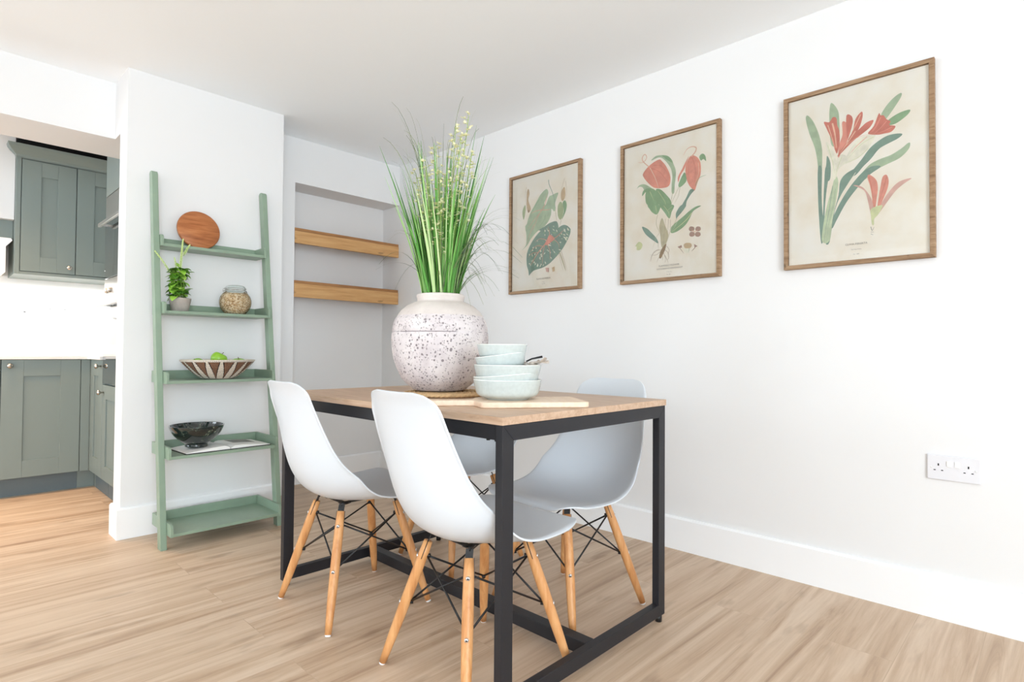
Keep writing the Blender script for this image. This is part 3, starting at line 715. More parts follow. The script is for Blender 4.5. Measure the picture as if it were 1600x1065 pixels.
edge = g.math('LESS_THAN', g.math('ABSOLUTE', g.math('SUBTRACT', dv, g.math('ADD', wd, .03))), .045)
dk = g.mix(edge, rgb(134, 98, 76), rgb(50, 38, 36))
c = g.mix(white, dk, rgb(236, 228, 214)); 
coil = g.math('SINE', g.math('MULTIPLY', sp_.outputs['Z'], 2*pi/.0085)); st_ = g.math('SINE', g.math('MULTIPLY', an, 130))
hgt = g.math('ADD', g.math('MULTIPLY', coil, .5), g.math('MULTIPLY', st_, .5))
c = g.mix(g.math('MULTIPLY', g.math('LESS_THAN', g.math('ADD', coil, g.math('MULTIPLY', st_, .6)), -.7), .6), c, rgb(70, 54, 46))
g.link(c, g.b.inputs['Base Color']); g.bump(hgt, .8, .003)
bk_ = []; k = 60
for i in range(k+1):
    t = i/k; r = .062+(.166-.062)*t**.82; z = .002+.088*t**1.18; bk_.append((r+.0016*abs(sin(t*pi*11)), z))
prof = [(0, .001), (.05, .0)] + bk_ + [(.170, .092), (.1695, .097), (.164, .098), (.160, .093)] + [(r-.008, z+.004) for r, z in bk_[::-6]] + [(0, .009)]
tag(MB().lathe(prof, 96).build('woven_basket', M_bask, loc=(1.052, 3.060, ztop(2))), 'brown and white woven coil basket of apples on the third tray', 'basket')
# apples
M_apple = mat('green_apple_skin', rgb(140, 190, 50), .3, coat=.3, var=.14, vscale=24)
ap = MB().lathe(cr([(0, -.026), (.010, -.030), (.024, -.026), (.036, -.006), (.037, .012), (.028, .028), (.014, .032), (.005, .028), (0, .022)], 6), 36).build('apple', M_apple, loc=(1.045, 3.035, ztop(2)+.098))
MB().tube([(0, 0, .024), (.002, .001, .034), (.005, .002, .042)], [.0014, .0013, .0018], 6).build('stem', mat('apple_stem', rgb(92, 66, 40), .8), ap)
ap.rotation_euler = (.15, .45, 0); tag(ap, 'green apple on top of the heap, above the basket rim', 'apple', 'green apples in the basket')
for (x, y, z, lab) in ((.960, 3.075, .066, 'leftmost green apple, its top just above the basket rim'), (1.146, 3.045, .069, 'rightmost green apple showing above the basket rim'), (1.100, 3.135, .064, 'green apple just right of the topmost one, barely above the basket rim'), (1.02, 3.135, .050, 'green apple at the back of the basket, behind the topmost apple'), (1.03, 2.965, .046, 'green apple low at the front of the basket, hidden by its side')):
    if 'hidden' in lab: continue
    c_ = copy_tree(ap); c_.location = (x, y, ztop(2)+z); c_.rotation_euler = (random.uniform(-.5, .5), random.uniform(-.5, .5), random.uniform(0, 6)); c_['label'] = lab
# open book and dark bowl
M_page = mat('book_pages', rgb(240, 238, 234), .8); M_cover = mat('book_cover', rgb(40, 36, 36), .6); M_edge = mat('page_edges', rgb(206, 180, 156), .8); M_photo = mat('printed_photo_grey', rgb(136, 132, 128), .5, var=.3, vscale=30)
bkx, bky, bz = 1.075, 3.066, ztop(1)
bo_ = thing('open_book', 'open book lying flat under the dark bowl on the fourth tray', 'book', (bkx, bky, bz), math.radians(3))
MB().box((-.205, -.115, 0), (.203, .115, .003)).build('cover', M_cover, bo_)
for sgn in (-1, 1):
    rows = []; nn = 14; b = MB()
    top = []
    for i in range(nn+1):
        t = i/nn; top.append((sgn*(.002+.198*t), .003+.0125*(1-t**1.6)*min(1, t*7)**.5+.002+(.005 if sgn < 0 else .002)*(1-t)))
    loop = [(sgn*.002, .0032)] + top + [(sgn*.2, .0032)]
    if sgn > 0: loop = loop[::-1]
    b.prism(loop, 'y', -.111, .111)
    po = b.build('pages', M_page, bo_, fix=True)
    if sgn > 0:
        rr = [[(sgn*(.002+.198*t_), y_, .003+.0125*(1-t_**1.6)*min(1, t_*7)**.5+.002+.002*(1-t_)+.0005) for t_ in (.25, .4, .55, .7, .82)] for y_ in (-.02, .095)]
        MB().grid(rr).build('picture', M_photo, po)
M_dark = mat('dark_green_black_glaze', rgb(30, 36, 36), .1, coat=.8); g = N(M_dark)
v = g.mapping((1, 1, 1)); n = g.noise(v, 14, 6, .7, 1); n2_ = g.noise(v, 90, 3)
c = g.ramp(n.outputs['Fac'], [(.35, rgb(18, 20, 22)), (.55, rgb(32, 44, 42)), (.7, rgb(58, 74, 66))])
c = g.mix(g.ramp(g.math('MULTIPLY', n.outputs['Fac'], n2_.outputs['Fac']), [(.33, (0, 0, 0, 1)), (.40, (.8, .8, .8, 1))]), c, rgb(130, 136, 116)); g.link(c, g.b.inputs['Base Color'])
pr = cr([(0, .003), (.044, 0), (.050, .004), (.050, .014), (.072, .030), (.100, .058), (.116, .086), (.121, .102)], 6)
pi_ = [(max(r-.005, 0), z+.004) for r, z in pr if not (.045 < r < .06 and z < .012)][::-1]; pi_[0] = (.117, .102)
tag(MB().lathe(pr+[(.1205, .1035), (.118, .1035)]+pi_, 64).build('salad_bowl', M_dark, loc=(.955, 3.048, bz+.0205)), 'dark green and black glazed bowl standing on the open book', 'bowl')

# ---------------------------------------------------------------- framed prints
ART = {'1':[('P','sage',[(.28,.582),(.295,.564),(.289,.538),(.267,.507),(.276,.492),(.302,.535),(.32,.539),(.363,.547),(.365,.534),(.346,.493),(.349,.459),(.338,.446),(.32,.464),(.316,.431),(.294,.393),(.25,.362),(.223,.355),(.134,.367),(.134,.407),(.157,.46),(.198,.512),(.239,.56)],0),('P','sage',[(.131,.405),(.278,.383),(.212,.349),(.164,.312),(.139,.282),(.094,.256),(.127,.283),(.131,.338)],0),('S','coralp',[(.249,.469),(.222,.439),(.199,.397),(.181,.36)],.004),('S','coralp',[(.249,.469),(.294,.462),(.311,.465)],.004),('S','coralp',[(.249,.469),(.203,.47),(.166,.462)],.004),('S','coralp',[(.253,.472),(.276,.506),(.284,.555)],.004),('S','coralp',[(.231,.451),(.185,.417),(.143,.378)],.003),('S','coralp',[(.188,.396),(.159,.345),(.129,.283)],.003),('S','green',[(.23,.534),(.198,.502),(.162,.456)],.004),('S','green',[(.276,.437),(.263,.405),(.232,.375)],.003),('S','deep',[(.297,.632),(.302,.603),(.324,.558),(.342,.508),(.346,.46)],.0035),('S','stem',[(.347,.453),(.36,.38)],.003),('P','olive',[(.381,.491),(.394,.485),(.406,.456),(.402,.417),(.386,.391),(.368,.412),(.364,.45),(.368,.476)],0),('P','green',[(.417,.494),(.429,.465),(.419,.427),(.394,.391),(.407,.429),(.406,.456),(.4,.484)],0),('S','stem',[(.39,.389),(.382,.36)],.003),('P','tan',[(.41,.569),(.418,.547),(.417,.514),(.402,.493),(.389,.506),(.389,.546)],0),('S','brown',[(.414,.618),(.393,.565),(.387,.513)],.0012),('S','brown',[(.42,.6),(.427,.545),(.419,.5)],.0012),('P','olive',[(.118,.519),(.123,.49),(.11,.436),(.1,.455),(.099,.491)],0),('P','tan',[(.144,.61),(.153,.58),(.144,.543),(.164,.49),(.145,.469),(.133,.499),(.13,.546),(.132,.591)],0),('S','brown',[(.129,.623),(.12,.568),(.135,.499)],.0015),('P','bark',[(.14,.487),(.154,.481),(.145,.467)],0),('P','deep',[(.36,.385),(.36,.335),(.232,.353),(.268,.37),(.312,.386)],0),('P','deep',[(.365,.334),(.382,.353),(.411,.359),(.441,.345),(.453,.322)],0),('P','deep',[(.316,.377),(.361,.37),(.366,.348),(.397,.358),(.437,.348),(.456,.318),(.438,.276),(.398,.225),(.354,.188),(.308,.157),(.257,.138),(.195,.129),(.166,.113),(.153,.102),(.148,.13),(.135,.168),(.135,.227),(.159,.276),(.208,.328),(.269,.366)],0),('P','green',[(.265,.342),(.262,.335),(.27,.329),(.272,.336)],0),('P','creamy',[(.376,.307),(.379,.301),(.386,.298),(.383,.304)],0),('P','green',[(.383,.314),(.389,.306),(.4,.303),(.394,.311)],0),('P','creamy',[(.408,.34),(.412,.331),(.422,.326),(.418,.334)],0),('P','creamy',[(.286,.36),(.288,.349),(.297,.34),(.295,.351)],0),('P','creamy',[(.297,.268),(.301,.261),(.309,.257),(.305,.264)],0),('P','creamy',[(.154,.231),(.151,.223),(.156,.216),(.159,.223)],0),('P','creamy',[(.274,.328),(.269,.324),(.271,.317),(.276,.321)],0),('P','creamy',[(.247,.235),(.242,.233),(.241,.228),(.246,.23)],0),('P','creamy',[(.215,.303),(.214,.296),(.219,.289),(.219,.296)],0),('P','green',[(.235,.335),(.231,.331),(.234,.326),(.238,.33)],0),('P','creamy',[(.382,.268),(.384,.262),(.392,.263),(.39,.269)],0),('P','green',[(.346,.329),(.353,.323),(.363,.322),(.355,.327)],0),('P','creamy',[(.183,.252),(.175,.249),(.177,.241),(.185,.244)],0),('P','green',[(.216,.281),(.216,.274),(.222,.267),(.222,.274)],0),('P','creamy',[(.215,.155),(.211,.151),(.218,.147),(.222,.151)],0),('P','green',[(.287,.354),(.296,.345),(.309,.342),(.3,.351)],0),('P','creamy',[(.254,.211),(.245,.207),(.245,.197),(.254,.202)],0),('P','creamy',[(.433,.343),(.434,.332),(.443,.323),(.442,.334)],0),('P','creamy',[(.417,.33),(.419,.321),(.425,.313),(.423,.322)],0),('P','creamy',[(.335,.226),(.34,.216),(.35,.208),(.345,.218)],0),('P','creamy',[(.408,.334),(.41,.324),(.42,.317),(.418,.327)],0),('P','creamy',[(.41,.308),(.411,.301),(.42,.298),(.419,.305)],0),('P','creamy',[(.287,.236),(.29,.231),(.296,.233),(.293,.237)],0),('P','creamy',[(.371,.229),(.381,.221),(.394,.22),(.384,.228)],0),('P','creamy',[(.31,.275),(.311,.269),(.318,.264),(.316,.271)],0),('P','creamy',[(.432,.331),(.439,.324),(.45,.323),(.443,.33)],0),('P','green',[(.381,.347),(.381,.342),(.387,.338),(.387,.343)],0),('P','creamy',[(.274,.174),(.274,.164),(.28,.154),(.28,.164)],0),('P','creamy',[(.289,.291),(.295,.281),(.308,.275),(.302,.285)],0),('P','creamy',[(.243,.244),(.237,.236),(.24,.227),(.245,.234)],0),('P','creamy',[(.22,.166),(.215,.157),(.221,.147),(.226,.156)],0),('P','green',[(.344,.212),(.353,.203),(.366,.198),(.357,.207)],0),('P','creamy',[(.244,.156),(.237,.151),(.236,.142),(.244,.148)],0),('P','creamy',[(.38,.27),(.381,.265),(.387,.262),(.385,.267)],0),('P','creamy',[(.391,.318),(.391,.311),(.398,.306),(.398,.313)],0),('P','creamy',[(.327,.35),(.335,.341),(.347,.335),(.339,.344)],0),('P','green',[(.244,.304),(.24,.299),(.247,.296),(.251,.301)],0),('P','green',[(.431,.317),(.434,.31),(.443,.305),(.44,.313)],0),('P','green',[(.182,.222),(.174,.215),(.175,.206),(.183,.212)],0),('P','creamy',[(.277,.224),(.268,.219),(.266,.211),(.274,.216)],0),('P','creamy',[(.254,.22),(.243,.215),(.239,.206),(.249,.211)],0),('P','creamy',[(.393,.287),(.395,.283),(.401,.282),(.399,.286)],0),('P','green',[(.325,.331),(.336,.322),(.351,.32),(.34,.329)],0),('P','green',[(.326,.288),(.331,.284),(.339,.283),(.333,.288)],0),('P','creamy',[(.197,.182),(.189,.176),(.191,.168),(.199,.173)],0),('P','creamy',[(.303,.332),(.306,.327),(.312,.328),(.309,.332)],0),('P','creamy',[(.314,.194),(.316,.186),(.325,.18),(.323,.188)],0),('P','creamy',[(.406,.296),(.411,.287),(.422,.283),(.417,.292)],0),('P','green',[(.26,.275),(.263,.265),(.269,.255),(.267,.265)],0),('P','green',[(.217,.245),(.213,.237),(.215,.227),(.219,.235)],0),('P','creamy',[(.268,.159),(.261,.153),(.259,.146),(.266,.151)],0),('P','creamy',[(.417,.284),(.422,.274),(.433,.267),(.428,.277)],0),('P','green',[(.336,.307),(.338,.298),(.346,.291),(.344,.3)],0),('P','green',[(.332,.287),(.334,.276),(.345,.268),(.343,.279)],0),('P','creamy',[(.33,.235),(.331,.229),(.336,.223),(.335,.23)],0),('P','creamy',[(.295,.233),(.298,.227),(.305,.224),(.302,.229)],0),('P','creamy',[(.356,.342),(.357,.332),(.365,.324),(.364,.334)],0),('P','creamy',[(.335,.365),(.334,.361),(.34,.358),(.34,.363)],0),('P','green',[(.238,.281),(.233,.279),(.235,.274),(.24,.277)],0),('P','creamy',[(.242,.204),(.234,.198),(.233,.189),(.241,.195)],0),('P','green',[(.426,.288),(.427,.281),(.435,.276),(.434,.283)],0),('P','creamy',[(.243,.222),(.242,.215),(.246,.207),(.247,.215)],0),('P','creamy',[(.18,.195),(.181,.184),(.188,.174),(.187,.185)],0),('P','creamy',[(.292,.347),(.296,.339),(.307,.337),(.303,.345)],0),('P','creamy',[(.217,.168),(.217,.157),(.224,.147),(.224,.158)],0),('P','creamy',[(.163,.171),(.163,.162),(.168,.153),(.168,.162)],0),('P','green',[(.331,.277),(.331,.271),(.336,.267),(.336,.272)],0),('P','creamy',[(.187,.267),(.181,.261),(.183,.253),(.189,.259)],0),('P','creamy',[(.318,.323),(.32,.316),(.328,.313),(.325,.319)],0),('P','creamy',[(.424,.311),(.433,.302),(.445,.296),(.436,.305)],0),('P','creamy',[(.208,.174),(.199,.166),(.198,.155),(.207,.163)],0),('P','creamy',[(.24,.194),(.236,.189),(.24,.184),(.244,.188)],0),('P','creamy',[(.254,.264),(.25,.26),(.256,.256),(.26,.26)],0),('P','creamy',[(.273,.353),(.269,.346),(.275,.338),(.28,.345)],0),('P','creamy',[(.202,.229),(.195,.223),(.197,.214),(.204,.22)],0),('P','creamy',[(.28,.167),(.279,.163),(.283,.159),(.284,.163)],0),('P','creamy',[(.282,.296),(.277,.293),(.278,.287),(.283,.291)],0),('P','creamy',[(.425,.292),(.43,.284),(.44,.281),(.434,.289)],0),('P','creamy',[(.406,.309),(.407,.303),(.414,.302),(.414,.308)],0),('P','creamy',[(.16,.174),(.152,.173),(.155,.167),(.162,.168)],0),('P','green',[(.329,.227),(.331,.223),(.337,.222),(.335,.227)],0),('P','green',[(.207,.267),(.203,.259),(.209,.25),(.214,.258)],0),('P','green',[(.23,.278),(.228,.27),(.237,.263),(.238,.271)],0),('P','creamy',[(.419,.291),(.421,.28),(.432,.271),(.429,.282)],0),('P','creamy',[(.296,.264),(.304,.257),(.316,.255),(.308,.263)],0),('P','creamy',[(.301,.23),(.301,.225),(.307,.223),(.307,.228)],0),('P','creamy',[(.174,.191),(.171,.185),(.175,.178),(.178,.184)],0),('P','creamy',[(.175,.227),(.176,.216),(.183,.206),(.182,.217)],0),('P','creamy',[(.308,.262),(.312,.256),(.321,.254),(.317,.261)],0),('P','creamy',[(.307,.31),(.308,.304),(.315,.301),(.314,.307)],0),('P','creamy',[(.31,.221),(.311,.215),(.319,.213),(.318,.22)],0),('P','creamy',[(.285,.292),(.282,.287),(.286,.28),(.288,.286)],0),('P','creamy',[(.207,.262),(.204,.256),(.209,.249),(.213,.255)],0),('P','creamy',[(.246,.162),(.242,.157),(.248,.153),(.253,.158)],0),('S','coralp',[(.307,.293),(.251,.25),(.208,.211),(.17,.161)],.007),('S','coralp',[(.307,.293),(.353,.297),(.407,.329)],.006),('S','coralp',[(.289,.277),(.312,.225),(.313,.178)],.004),('S','coralp',[(.275,.268),(.261,.22),(.257,.156)],.0035),('S','coralp',[(.307,.293),(.307,.336),(.297,.366)],.004),('S','coralp',[(.335,.293),(.371,.263),(.38,.234)],.0035),('S','coralp',[(.261,.259),(.208,.266),(.16,.235)],.0035),('S','coralp',[(.228,.227),(.179,.229),(.145,.207)],.003),('S','coralp',[(.298,.287),(.241,.305),(.203,.292)],.0035),('P','coral',[(.289,.292),(.307,.318),(.33,.308),(.344,.288),(.317,.274),(.293,.262),(.272,.269)],0),('S','stem',[(.381,.213),(.426,.104)],.006),('S','brown',[(.376,.203),(.408,.106)],.0015),('S','brown',[(.394,.215),(.437,.103)],.0015),('P','rose',[(.28,.135),(.304,.133),(.304,.108),(.285,.113)],0),('P','tan',[(.327,.131),(.347,.136),(.348,.111),(.332,.107)],0),('S','bark',[(.304,.129),(.297,.105)],.0015),('S','bark',[(.338,.133),(.338,.112)],.0012)],'2':[('P','sage',[(.168,.592),(.19,.608),(.218,.607),(.253,.596),(.274,.576),(.284,.554),(.297,.517),(.297,.486),(.292,.449),(.289,.412),(.277,.415),(.277,.459),(.28,.495),(.27,.535),(.242,.576),(.211,.599)],0),('P','green',[(.225,.604),(.253,.596),(.274,.576),(.28,.557),(.253,.576),(.234,.594)],0),('P','coral',[(.211,.588),(.225,.577),(.246,.55),(.267,.505),(.27,.472),(.26,.449),(.225,.447),(.183,.458),(.147,.491),(.125,.522),(.123,.538),(.143,.56),(.175,.579)],0),('S','red',[(.165,.557),(.211,.529),(.239,.495),(.26,.462)],.0018),('S','cream',[(.161,.559),(.19,.502),(.208,.45)],.002),('S','red',[(.179,.567),(.218,.556),(.25,.521),(.262,.487)],.0016),('S','red',[(.161,.553),(.157,.515),(.183,.468)],.0012),('S','peach',[(.156,.564),(.124,.597),(.119,.618),(.132,.631),(.143,.615),(.132,.598),(.115,.594),(.096,.6)],.0045),('P','coral',[(.373,.568),(.399,.559),(.417,.534),(.422,.502),(.419,.467),(.406,.439),(.393,.405),(.383,.41),(.364,.435),(.351,.468),(.346,.506),(.351,.539)],0),('P','coral',[(.364,.569),(.354,.548),(.341,.514),(.321,.487),(.311,.458),(.309,.483),(.331,.519),(.351,.552)],0),('S','red',[(.377,.561),(.393,.515),(.393,.466),(.383,.416)],.0018),('S','red',[(.364,.546),(.361,.497),(.37,.44)],.0014),('S','peach',[(.409,.529),(.412,.486),(.399,.446)],.003),('S','peach',[(.375,.564),(.393,.579),(.399,.598),(.38,.609),(.354,.603),(.337,.579)],.0055),('P','green',[(.414,.552),(.422,.563),(.434,.563),(.444,.548),(.446,.527),(.434,.539),(.422,.535)],0),('P','green',[(.341,.498),(.351,.472),(.348,.451),(.321,.433),(.311,.442),(.318,.463)],0),('P','deep',[(.37,.412),(.39,.406),(.374,.39),(.354,.363),(.348,.345),(.331,.348),(.351,.379)],0),('S','green',[(.396,.426),(.412,.456),(.447,.464)],.0025),('S','stem',[(.314,.436),(.288,.388),(.274,.359)],.002),('S','stem',[(.319,.433),(.311,.393),(.291,.362)],.002),('S','stem',[(.281,.414),(.272,.359)],.0025),('P','sage',[(.089,.47),(.102,.484),(.128,.485),(.154,.47),(.179,.449),(.158,.447),(.136,.444),(.121,.47),(.102,.477)],0),('P','green',[(.119,.428),(.125,.453),(.158,.46),(.19,.444),(.201,.416),(.208,.369),(.147,.38),(.136,.422),(.138,.444)],0),('P','green',[(.151,.379),(.215,.367),(.215,.347),(.2,.325),(.177,.336),(.161,.356)],0),('P','green',[(.194,.446),(.218,.442),(.246,.414),(.271,.381),(.271,.358),(.212,.368),(.201,.41)],0),('P','green',[(.217,.367),(.287,.355),(.276,.323),(.265,.295),(.242,.325)],0),('S','lime',[(.204,.438),(.239,.384),(.246,.362)],.0018),('S','lime',[(.235,.361),(.261,.325),(.265,.297)],.0018),('S','lime',[(.28,.349),(.257,.336)],.0012),('S','lime',[(.276,.333),(.261,.322)],.0012),('S','lime',[(.161,.443),(.183,.394)],.002),('S','lime',[(.192,.368),(.2,.328)],.0018),('P','deep',[(.327,.348),(.351,.344),(.331,.317),(.306,.294),(.302,.285),(.298,.309),(.309,.331)],0),('P','green',[(.423,.328),(.395,.316),(.381,.305),(.367,.278),(.346,.251),(.309,.229),(.276,.224),(.272,.245),(.287,.263),(.331,.29),(.367,.314),(.399,.329)],0),('S','lime',[(.378,.303),(.346,.271),(.28,.23)],.004),('S','cream',[(.309,.277),(.276,.227)],.0012),('P','deep',[(.119,.277),(.149,.262),(.169,.242),(.197,.21),(.208,.184),(.185,.198),(.149,.227),(.129,.251)],0),('S','stem',[(.206,.188),(.208,.16)],.002),('S','stem',[(.204,.324),(.196,.28),(.212,.236),(.197,.214),(.175,.157)],.0022),('S','stem',[(.302,.285),(.272,.234),(.254,.189)],.002),('P','stem',[(.227,.303),(.242,.266),(.258,.23),(.258,.202),(.239,.16),(.224,.169),(.218,.221),(.212,.264)],0),('S','brown',[(.223,.297),(.22,.235),(.231,.171)],.0012),('S','brown',[(.246,.297),(.239,.232),(.235,.171)],.0012),('S','brown',[(.261,.294),(.257,.237),(.246,.183)],.0012),('S','brown',[(.272,.289),(.269,.242),(.25,.189)],.0012),('P','bark',[(.25,.176),(.243,.149),(.231,.126),(.22,.11),(.212,.118),(.22,.145),(.235,.167)],0),('S','bark',[(.224,.151),(.197,.148),(.173,.129),(.166,.102)],.0014),('S','bark',[(.216,.125),(.205,.105),(.197,.092)],.0014),('S','bark',[(.228,.123),(.231,.099)],.0014),('S','bark',[(.235,.136),(.246,.107),(.243,.087)],.0014),('S','bark',[(.243,.149),(.261,.13),(.262,.106),(.252,.1)],.0014),('S','bark',[(.252,.165),(.265,.146),(.258,.127),(.265,.105)],.0014),('S','bark',[(.22,.145),(.197,.13),(.16,.134)],.0014),('S','bark',[(.243,.122),(.254,.1),(.26,.086)],.0014),('S','bark',[(.212,.156),(.181,.142),(.166,.102)],.0014),('P','umber',[(.364,.231),(.372,.241),(.388,.236),(.391,.224),(.381,.218),(.369,.221)],0),('P','umber',[(.396,.227),(.404,.236),(.419,.232),(.422,.22),(.413,.214),(.4,.217)],0),('P','umber',[(.366,.206),(.374,.216),(.39,.211),(.393,.199),(.383,.193),(.371,.196)],0),('P','umber',[(.394,.202),(.402,.212),(.418,.207),(.421,.195),(.411,.189),(.399,.192)],0),('S','peach',[(.378,.223),(.392,.214),(.409,.22)],.003),('P','tan',[(.339,.161),(.353,.168),(.374,.163),(.378,.15),(.367,.141),(.346,.144)],0),('P','umber',[(.308,.155),(.328,.161),(.33,.149),(.317,.147)],0),('P','umber',[(.39,.158),(.407,.146),(.392,.141)],0),('S','bark',[(.32,.147),(.339,.121)],.002),('S','bark',[(.395,.141),(.378,.126)],.003),('P','cream',[(.335,.145),(.367,.141),(.364,.121),(.346,.12)],0),('S','sage',[(.367,.141),(.362,.122)],.002),('P','lime',[(.081,.186),(.101,.205),(.12,.192),(.118,.175),(.106,.164),(.089,.167),(.089,.182)],0),('S','sage',[(.103,.201),(.099,.184),(.114,.172)],.0012)],'3':[('P','sage',[(.087,.614),(.105,.59),(.121,.551),(.133,.509),(.14,.462),(.14,.409),(.138,.347),(.126,.349),(.124,.412),(.114,.476),(.094,.539),(.081,.6)],0),('P','deep',[(.125,.392),(.139,.389),(.138,.283),(.142,.206),(.149,.152),(.142,.1),(.135,.101),(.129,.185),(.125,.285)],0),('P','sage',[(.174,.639),(.191,.615),(.2,.582),(.201,.5),(.191,.472),(.177,.468),(.169,.5),(.166,.584),(.168,.622)],0),('P','deep',[(.158,.435),(.17,.402),(.168,.34),(.15,.344),(.155,.405)],0),('P','deep',[(.152,.39),(.169,.39),(.156,.302),(.149,.22),(.148,.152),(.142,.153),(.144,.244),(.147,.319)],0),('P','sage',[(.401,.608),(.402,.595),(.386,.568),(.356,.527),(.338,.518),(.338,.543),(.356,.574),(.38,.598)],0),('P','green',[(.428,.539),(.421,.523),(.391,.503),(.368,.499),(.356,.51),(.368,.524),(.398,.537)],0),('P','deep',[(.404,.458),(.391,.444),(.355,.431),(.331,.419),(.306,.389),(.281,.366),(.256,.339),(.23,.337),(.275,.393),(.303,.43),(.337,.454),(.368,.464)],0),('P','deep',[(.23,.355),(.275,.367),(.243,.33),(.21,.277),(.183,.207),(.166,.097),(.152,.099),(.176,.193),(.197,.272),(.204,.327)],0),('P','sage',[(.428,.418),(.423,.397),(.397,.372),(.361,.359),(.331,.348),(.3,.329),(.287,.316),(.259,.322),(.281,.348),(.306,.371),(.337,.382),(.37,.389),(.403,.406),(.42,.419)],0),('P','deep',[(.306,.36),(.337,.353),(.3,.329),(.259,.286),(.223,.238),(.19,.176),(.176,.148),(.17,.164),(.193,.224),(.23,.288),(.269,.335)],0),('P','mint',[(.187,.349),(.197,.324),(.19,.262),(.176,.178),(.166,.101),(.139,.101),(.144,.168),(.156,.234),(.173,.299)],0),('S','deep',[(.177,.313),(.166,.232),(.153,.152),(.147,.101)],.0016),('S','sage',[(.187,.3),(.177,.227),(.159,.151),(.156,.102)],.0022),('S','cream',[(.256,.349),(.21,.277),(.183,.215),(.166,.15)],.002),('P','cream',[(.154,.489),(.167,.478),(.184,.436),(.19,.409),(.201,.429),(.224,.42),(.23,.396),(.2,.376),(.187,.338),(.173,.345),(.177,.4),(.16,.449)],0),('S','lime',[(.16,.476),(.177,.408),(.184,.361)],.0015),('S','lime',[(.21,.419),(.194,.378),(.187,.338)],.0015),('P','cream',[(.322,.476),(.307,.444),(.275,.408),(.243,.393),(.21,.389),(.224,.416),(.25,.458),(.275,.477),(.301,.481)],0),('S','lime',[(.316,.47),(.275,.451),(.23,.407)],.0016),('S','lime',[(.3,.431),(.262,.403),(.214,.392)],.0016),('S','peach',[(.294,.476),(.259,.448),(.24,.427)],.003),('P','red',[(.147,.571),(.166,.565),(.178,.581),(.191,.574),(.194,.546),(.201,.522),(.202,.477),(.194,.438),(.187,.447),(.174,.495),(.157,.541)],0),('S','peach',[(.177,.558),(.186,.511),(.191,.457)],.006),('S','peach',[(.161,.555),(.172,.515),(.186,.458)],.003),('P','coral',[(.211,.553),(.227,.545),(.237,.513),(.23,.481),(.211,.445),(.197,.418),(.201,.47),(.212,.504)],0),('P','red',[(.226,.575),(.244,.566),(.246,.536),(.23,.485),(.226,.516)],0),('P','red',[(.276,.575),(.28,.559),(.272,.525),(.256,.496),(.23,.477),(.247,.51),(.256,.552)],0),('S','peach',[(.273,.565),(.26,.536),(.243,.503)],.003),('P','red',[(.315,.532),(.304,.509),(.279,.491),(.25,.472),(.224,.449),(.194,.423),(.211,.452),(.243,.489),(.276,.517),(.294,.53)],0),('S','peach',[(.256,.507),(.23,.47),(.204,.435)],.004),('P','red',[(.332,.552),(.338,.543),(.347,.541),(.357,.523),(.369,.513),(.365,.5),(.384,.491),(.371,.474),(.347,.473),(.328,.474),(.297,.486),(.316,.51)],0),('S','coral',[(.338,.536),(.322,.504),(.307,.487)],.003),('S','coral',[(.356,.517),(.338,.497),(.316,.481)],.003),('S','coral',[(.374,.491),(.35,.483),(.325,.478)],.003),('S','peach',[(.217,.455),(.256,.478),(.294,.483),(.322,.479)],.0015),('P','coral',[(.297,.331),(.306,.327),(.323,.306),(.328,.276),(.324,.238),(.318,.192),(.31,.19),(.31,.24),(.303,.288),(.295,.319)],0),('P','coral',[(.355,.319),(.362,.298),(.359,.27),(.346,.234),(.33,.194),(.324,.188),(.33,.237),(.337,.282),(.343,.313)],0),('P','rose',[(.248,.301),(.272,.293),(.29,.273),(.309,.233),(.315,.185),(.306,.18),(.296,.232),(.284,.274)],0),('P','rose',[(.432,.291),(.408,.275),(.384,.255),(.361,.224),(.339,.192),(.321,.17),(.336,.21),(.361,.252),(.393,.285)],0),('P','lime',[(.306,.201),(.342,.209),(.33,.179),(.316,.162),(.315,.142),(.309,.143),(.306,.173)],0),('S','red',[(.3,.322),(.309,.273),(.313,.214)],.002),('S','red',[(.356,.31),(.346,.273),(.33,.219)],.002),('S','grey',[(.305,.135),(.309,.12),(.316,.133)],.002),('S','grey',[(.305,.115),(.316,.114)],.0015),('S','grey',[(.305,.108),(.313,.103)],.0015)]}
ARTC = {'sage': (156, 184, 146), 'deep': (98, 134, 118), 'green': (112, 156, 108), 'mint': (186, 206, 164), 'cream': (240, 236, 214), 'creamy': (226, 228, 206), 'lime': (204, 212, 150), 'peach': (236, 178, 148), 'red': (202, 92, 76), 'coral': (226, 128, 108), 'rose': (214, 158, 144), 'grey': (130, 130, 124), 'stem': (186, 178, 140), 'brown': (150, 122, 92), 'bark': (128, 98, 64), 'umber': (160, 120, 104), 'tan': (196, 164, 120), 'coralp': (220, 150, 122), 'olive': (152, 172, 118)}
artm = {}
for k_, v_ in ARTC.items(): artm[k_] = mat('ink_'+k_, rgb(*[x_*.72+.28*y_ for x_, y_ in zip(v_, (244, 238, 224))]), .8, spec=.1, var=.11, vscale=34)
M_paper = mat('aged_paper', rgb(252, 246, 234), .85, spec=.1); g = N(M_paper)
n = g.noise(g.mapping((1, 1, 1)), 5, 6, .6); c = g.ramp(n.outputs['Fac'], [(.30, rgb(246, 234, 212)), (.5, rgb(253, 246, 231)), (.65, rgb(255, 251, 241))]); g.link(c, g.b.inputs['Base Color'])
M_pane = bpy.data.materials.new('picture_glass'); M_pane.use_nodes = True; nt = M_pane.node_tree; nt.nodes.remove(nt.nodes['Principled BSDF'])
tr = nt.nodes.new('ShaderNodeBsdfTransparent'); gl = nt.nodes.new('ShaderNodeBsdfGlossy'); gl.inputs['Roughness'].default_value = .02
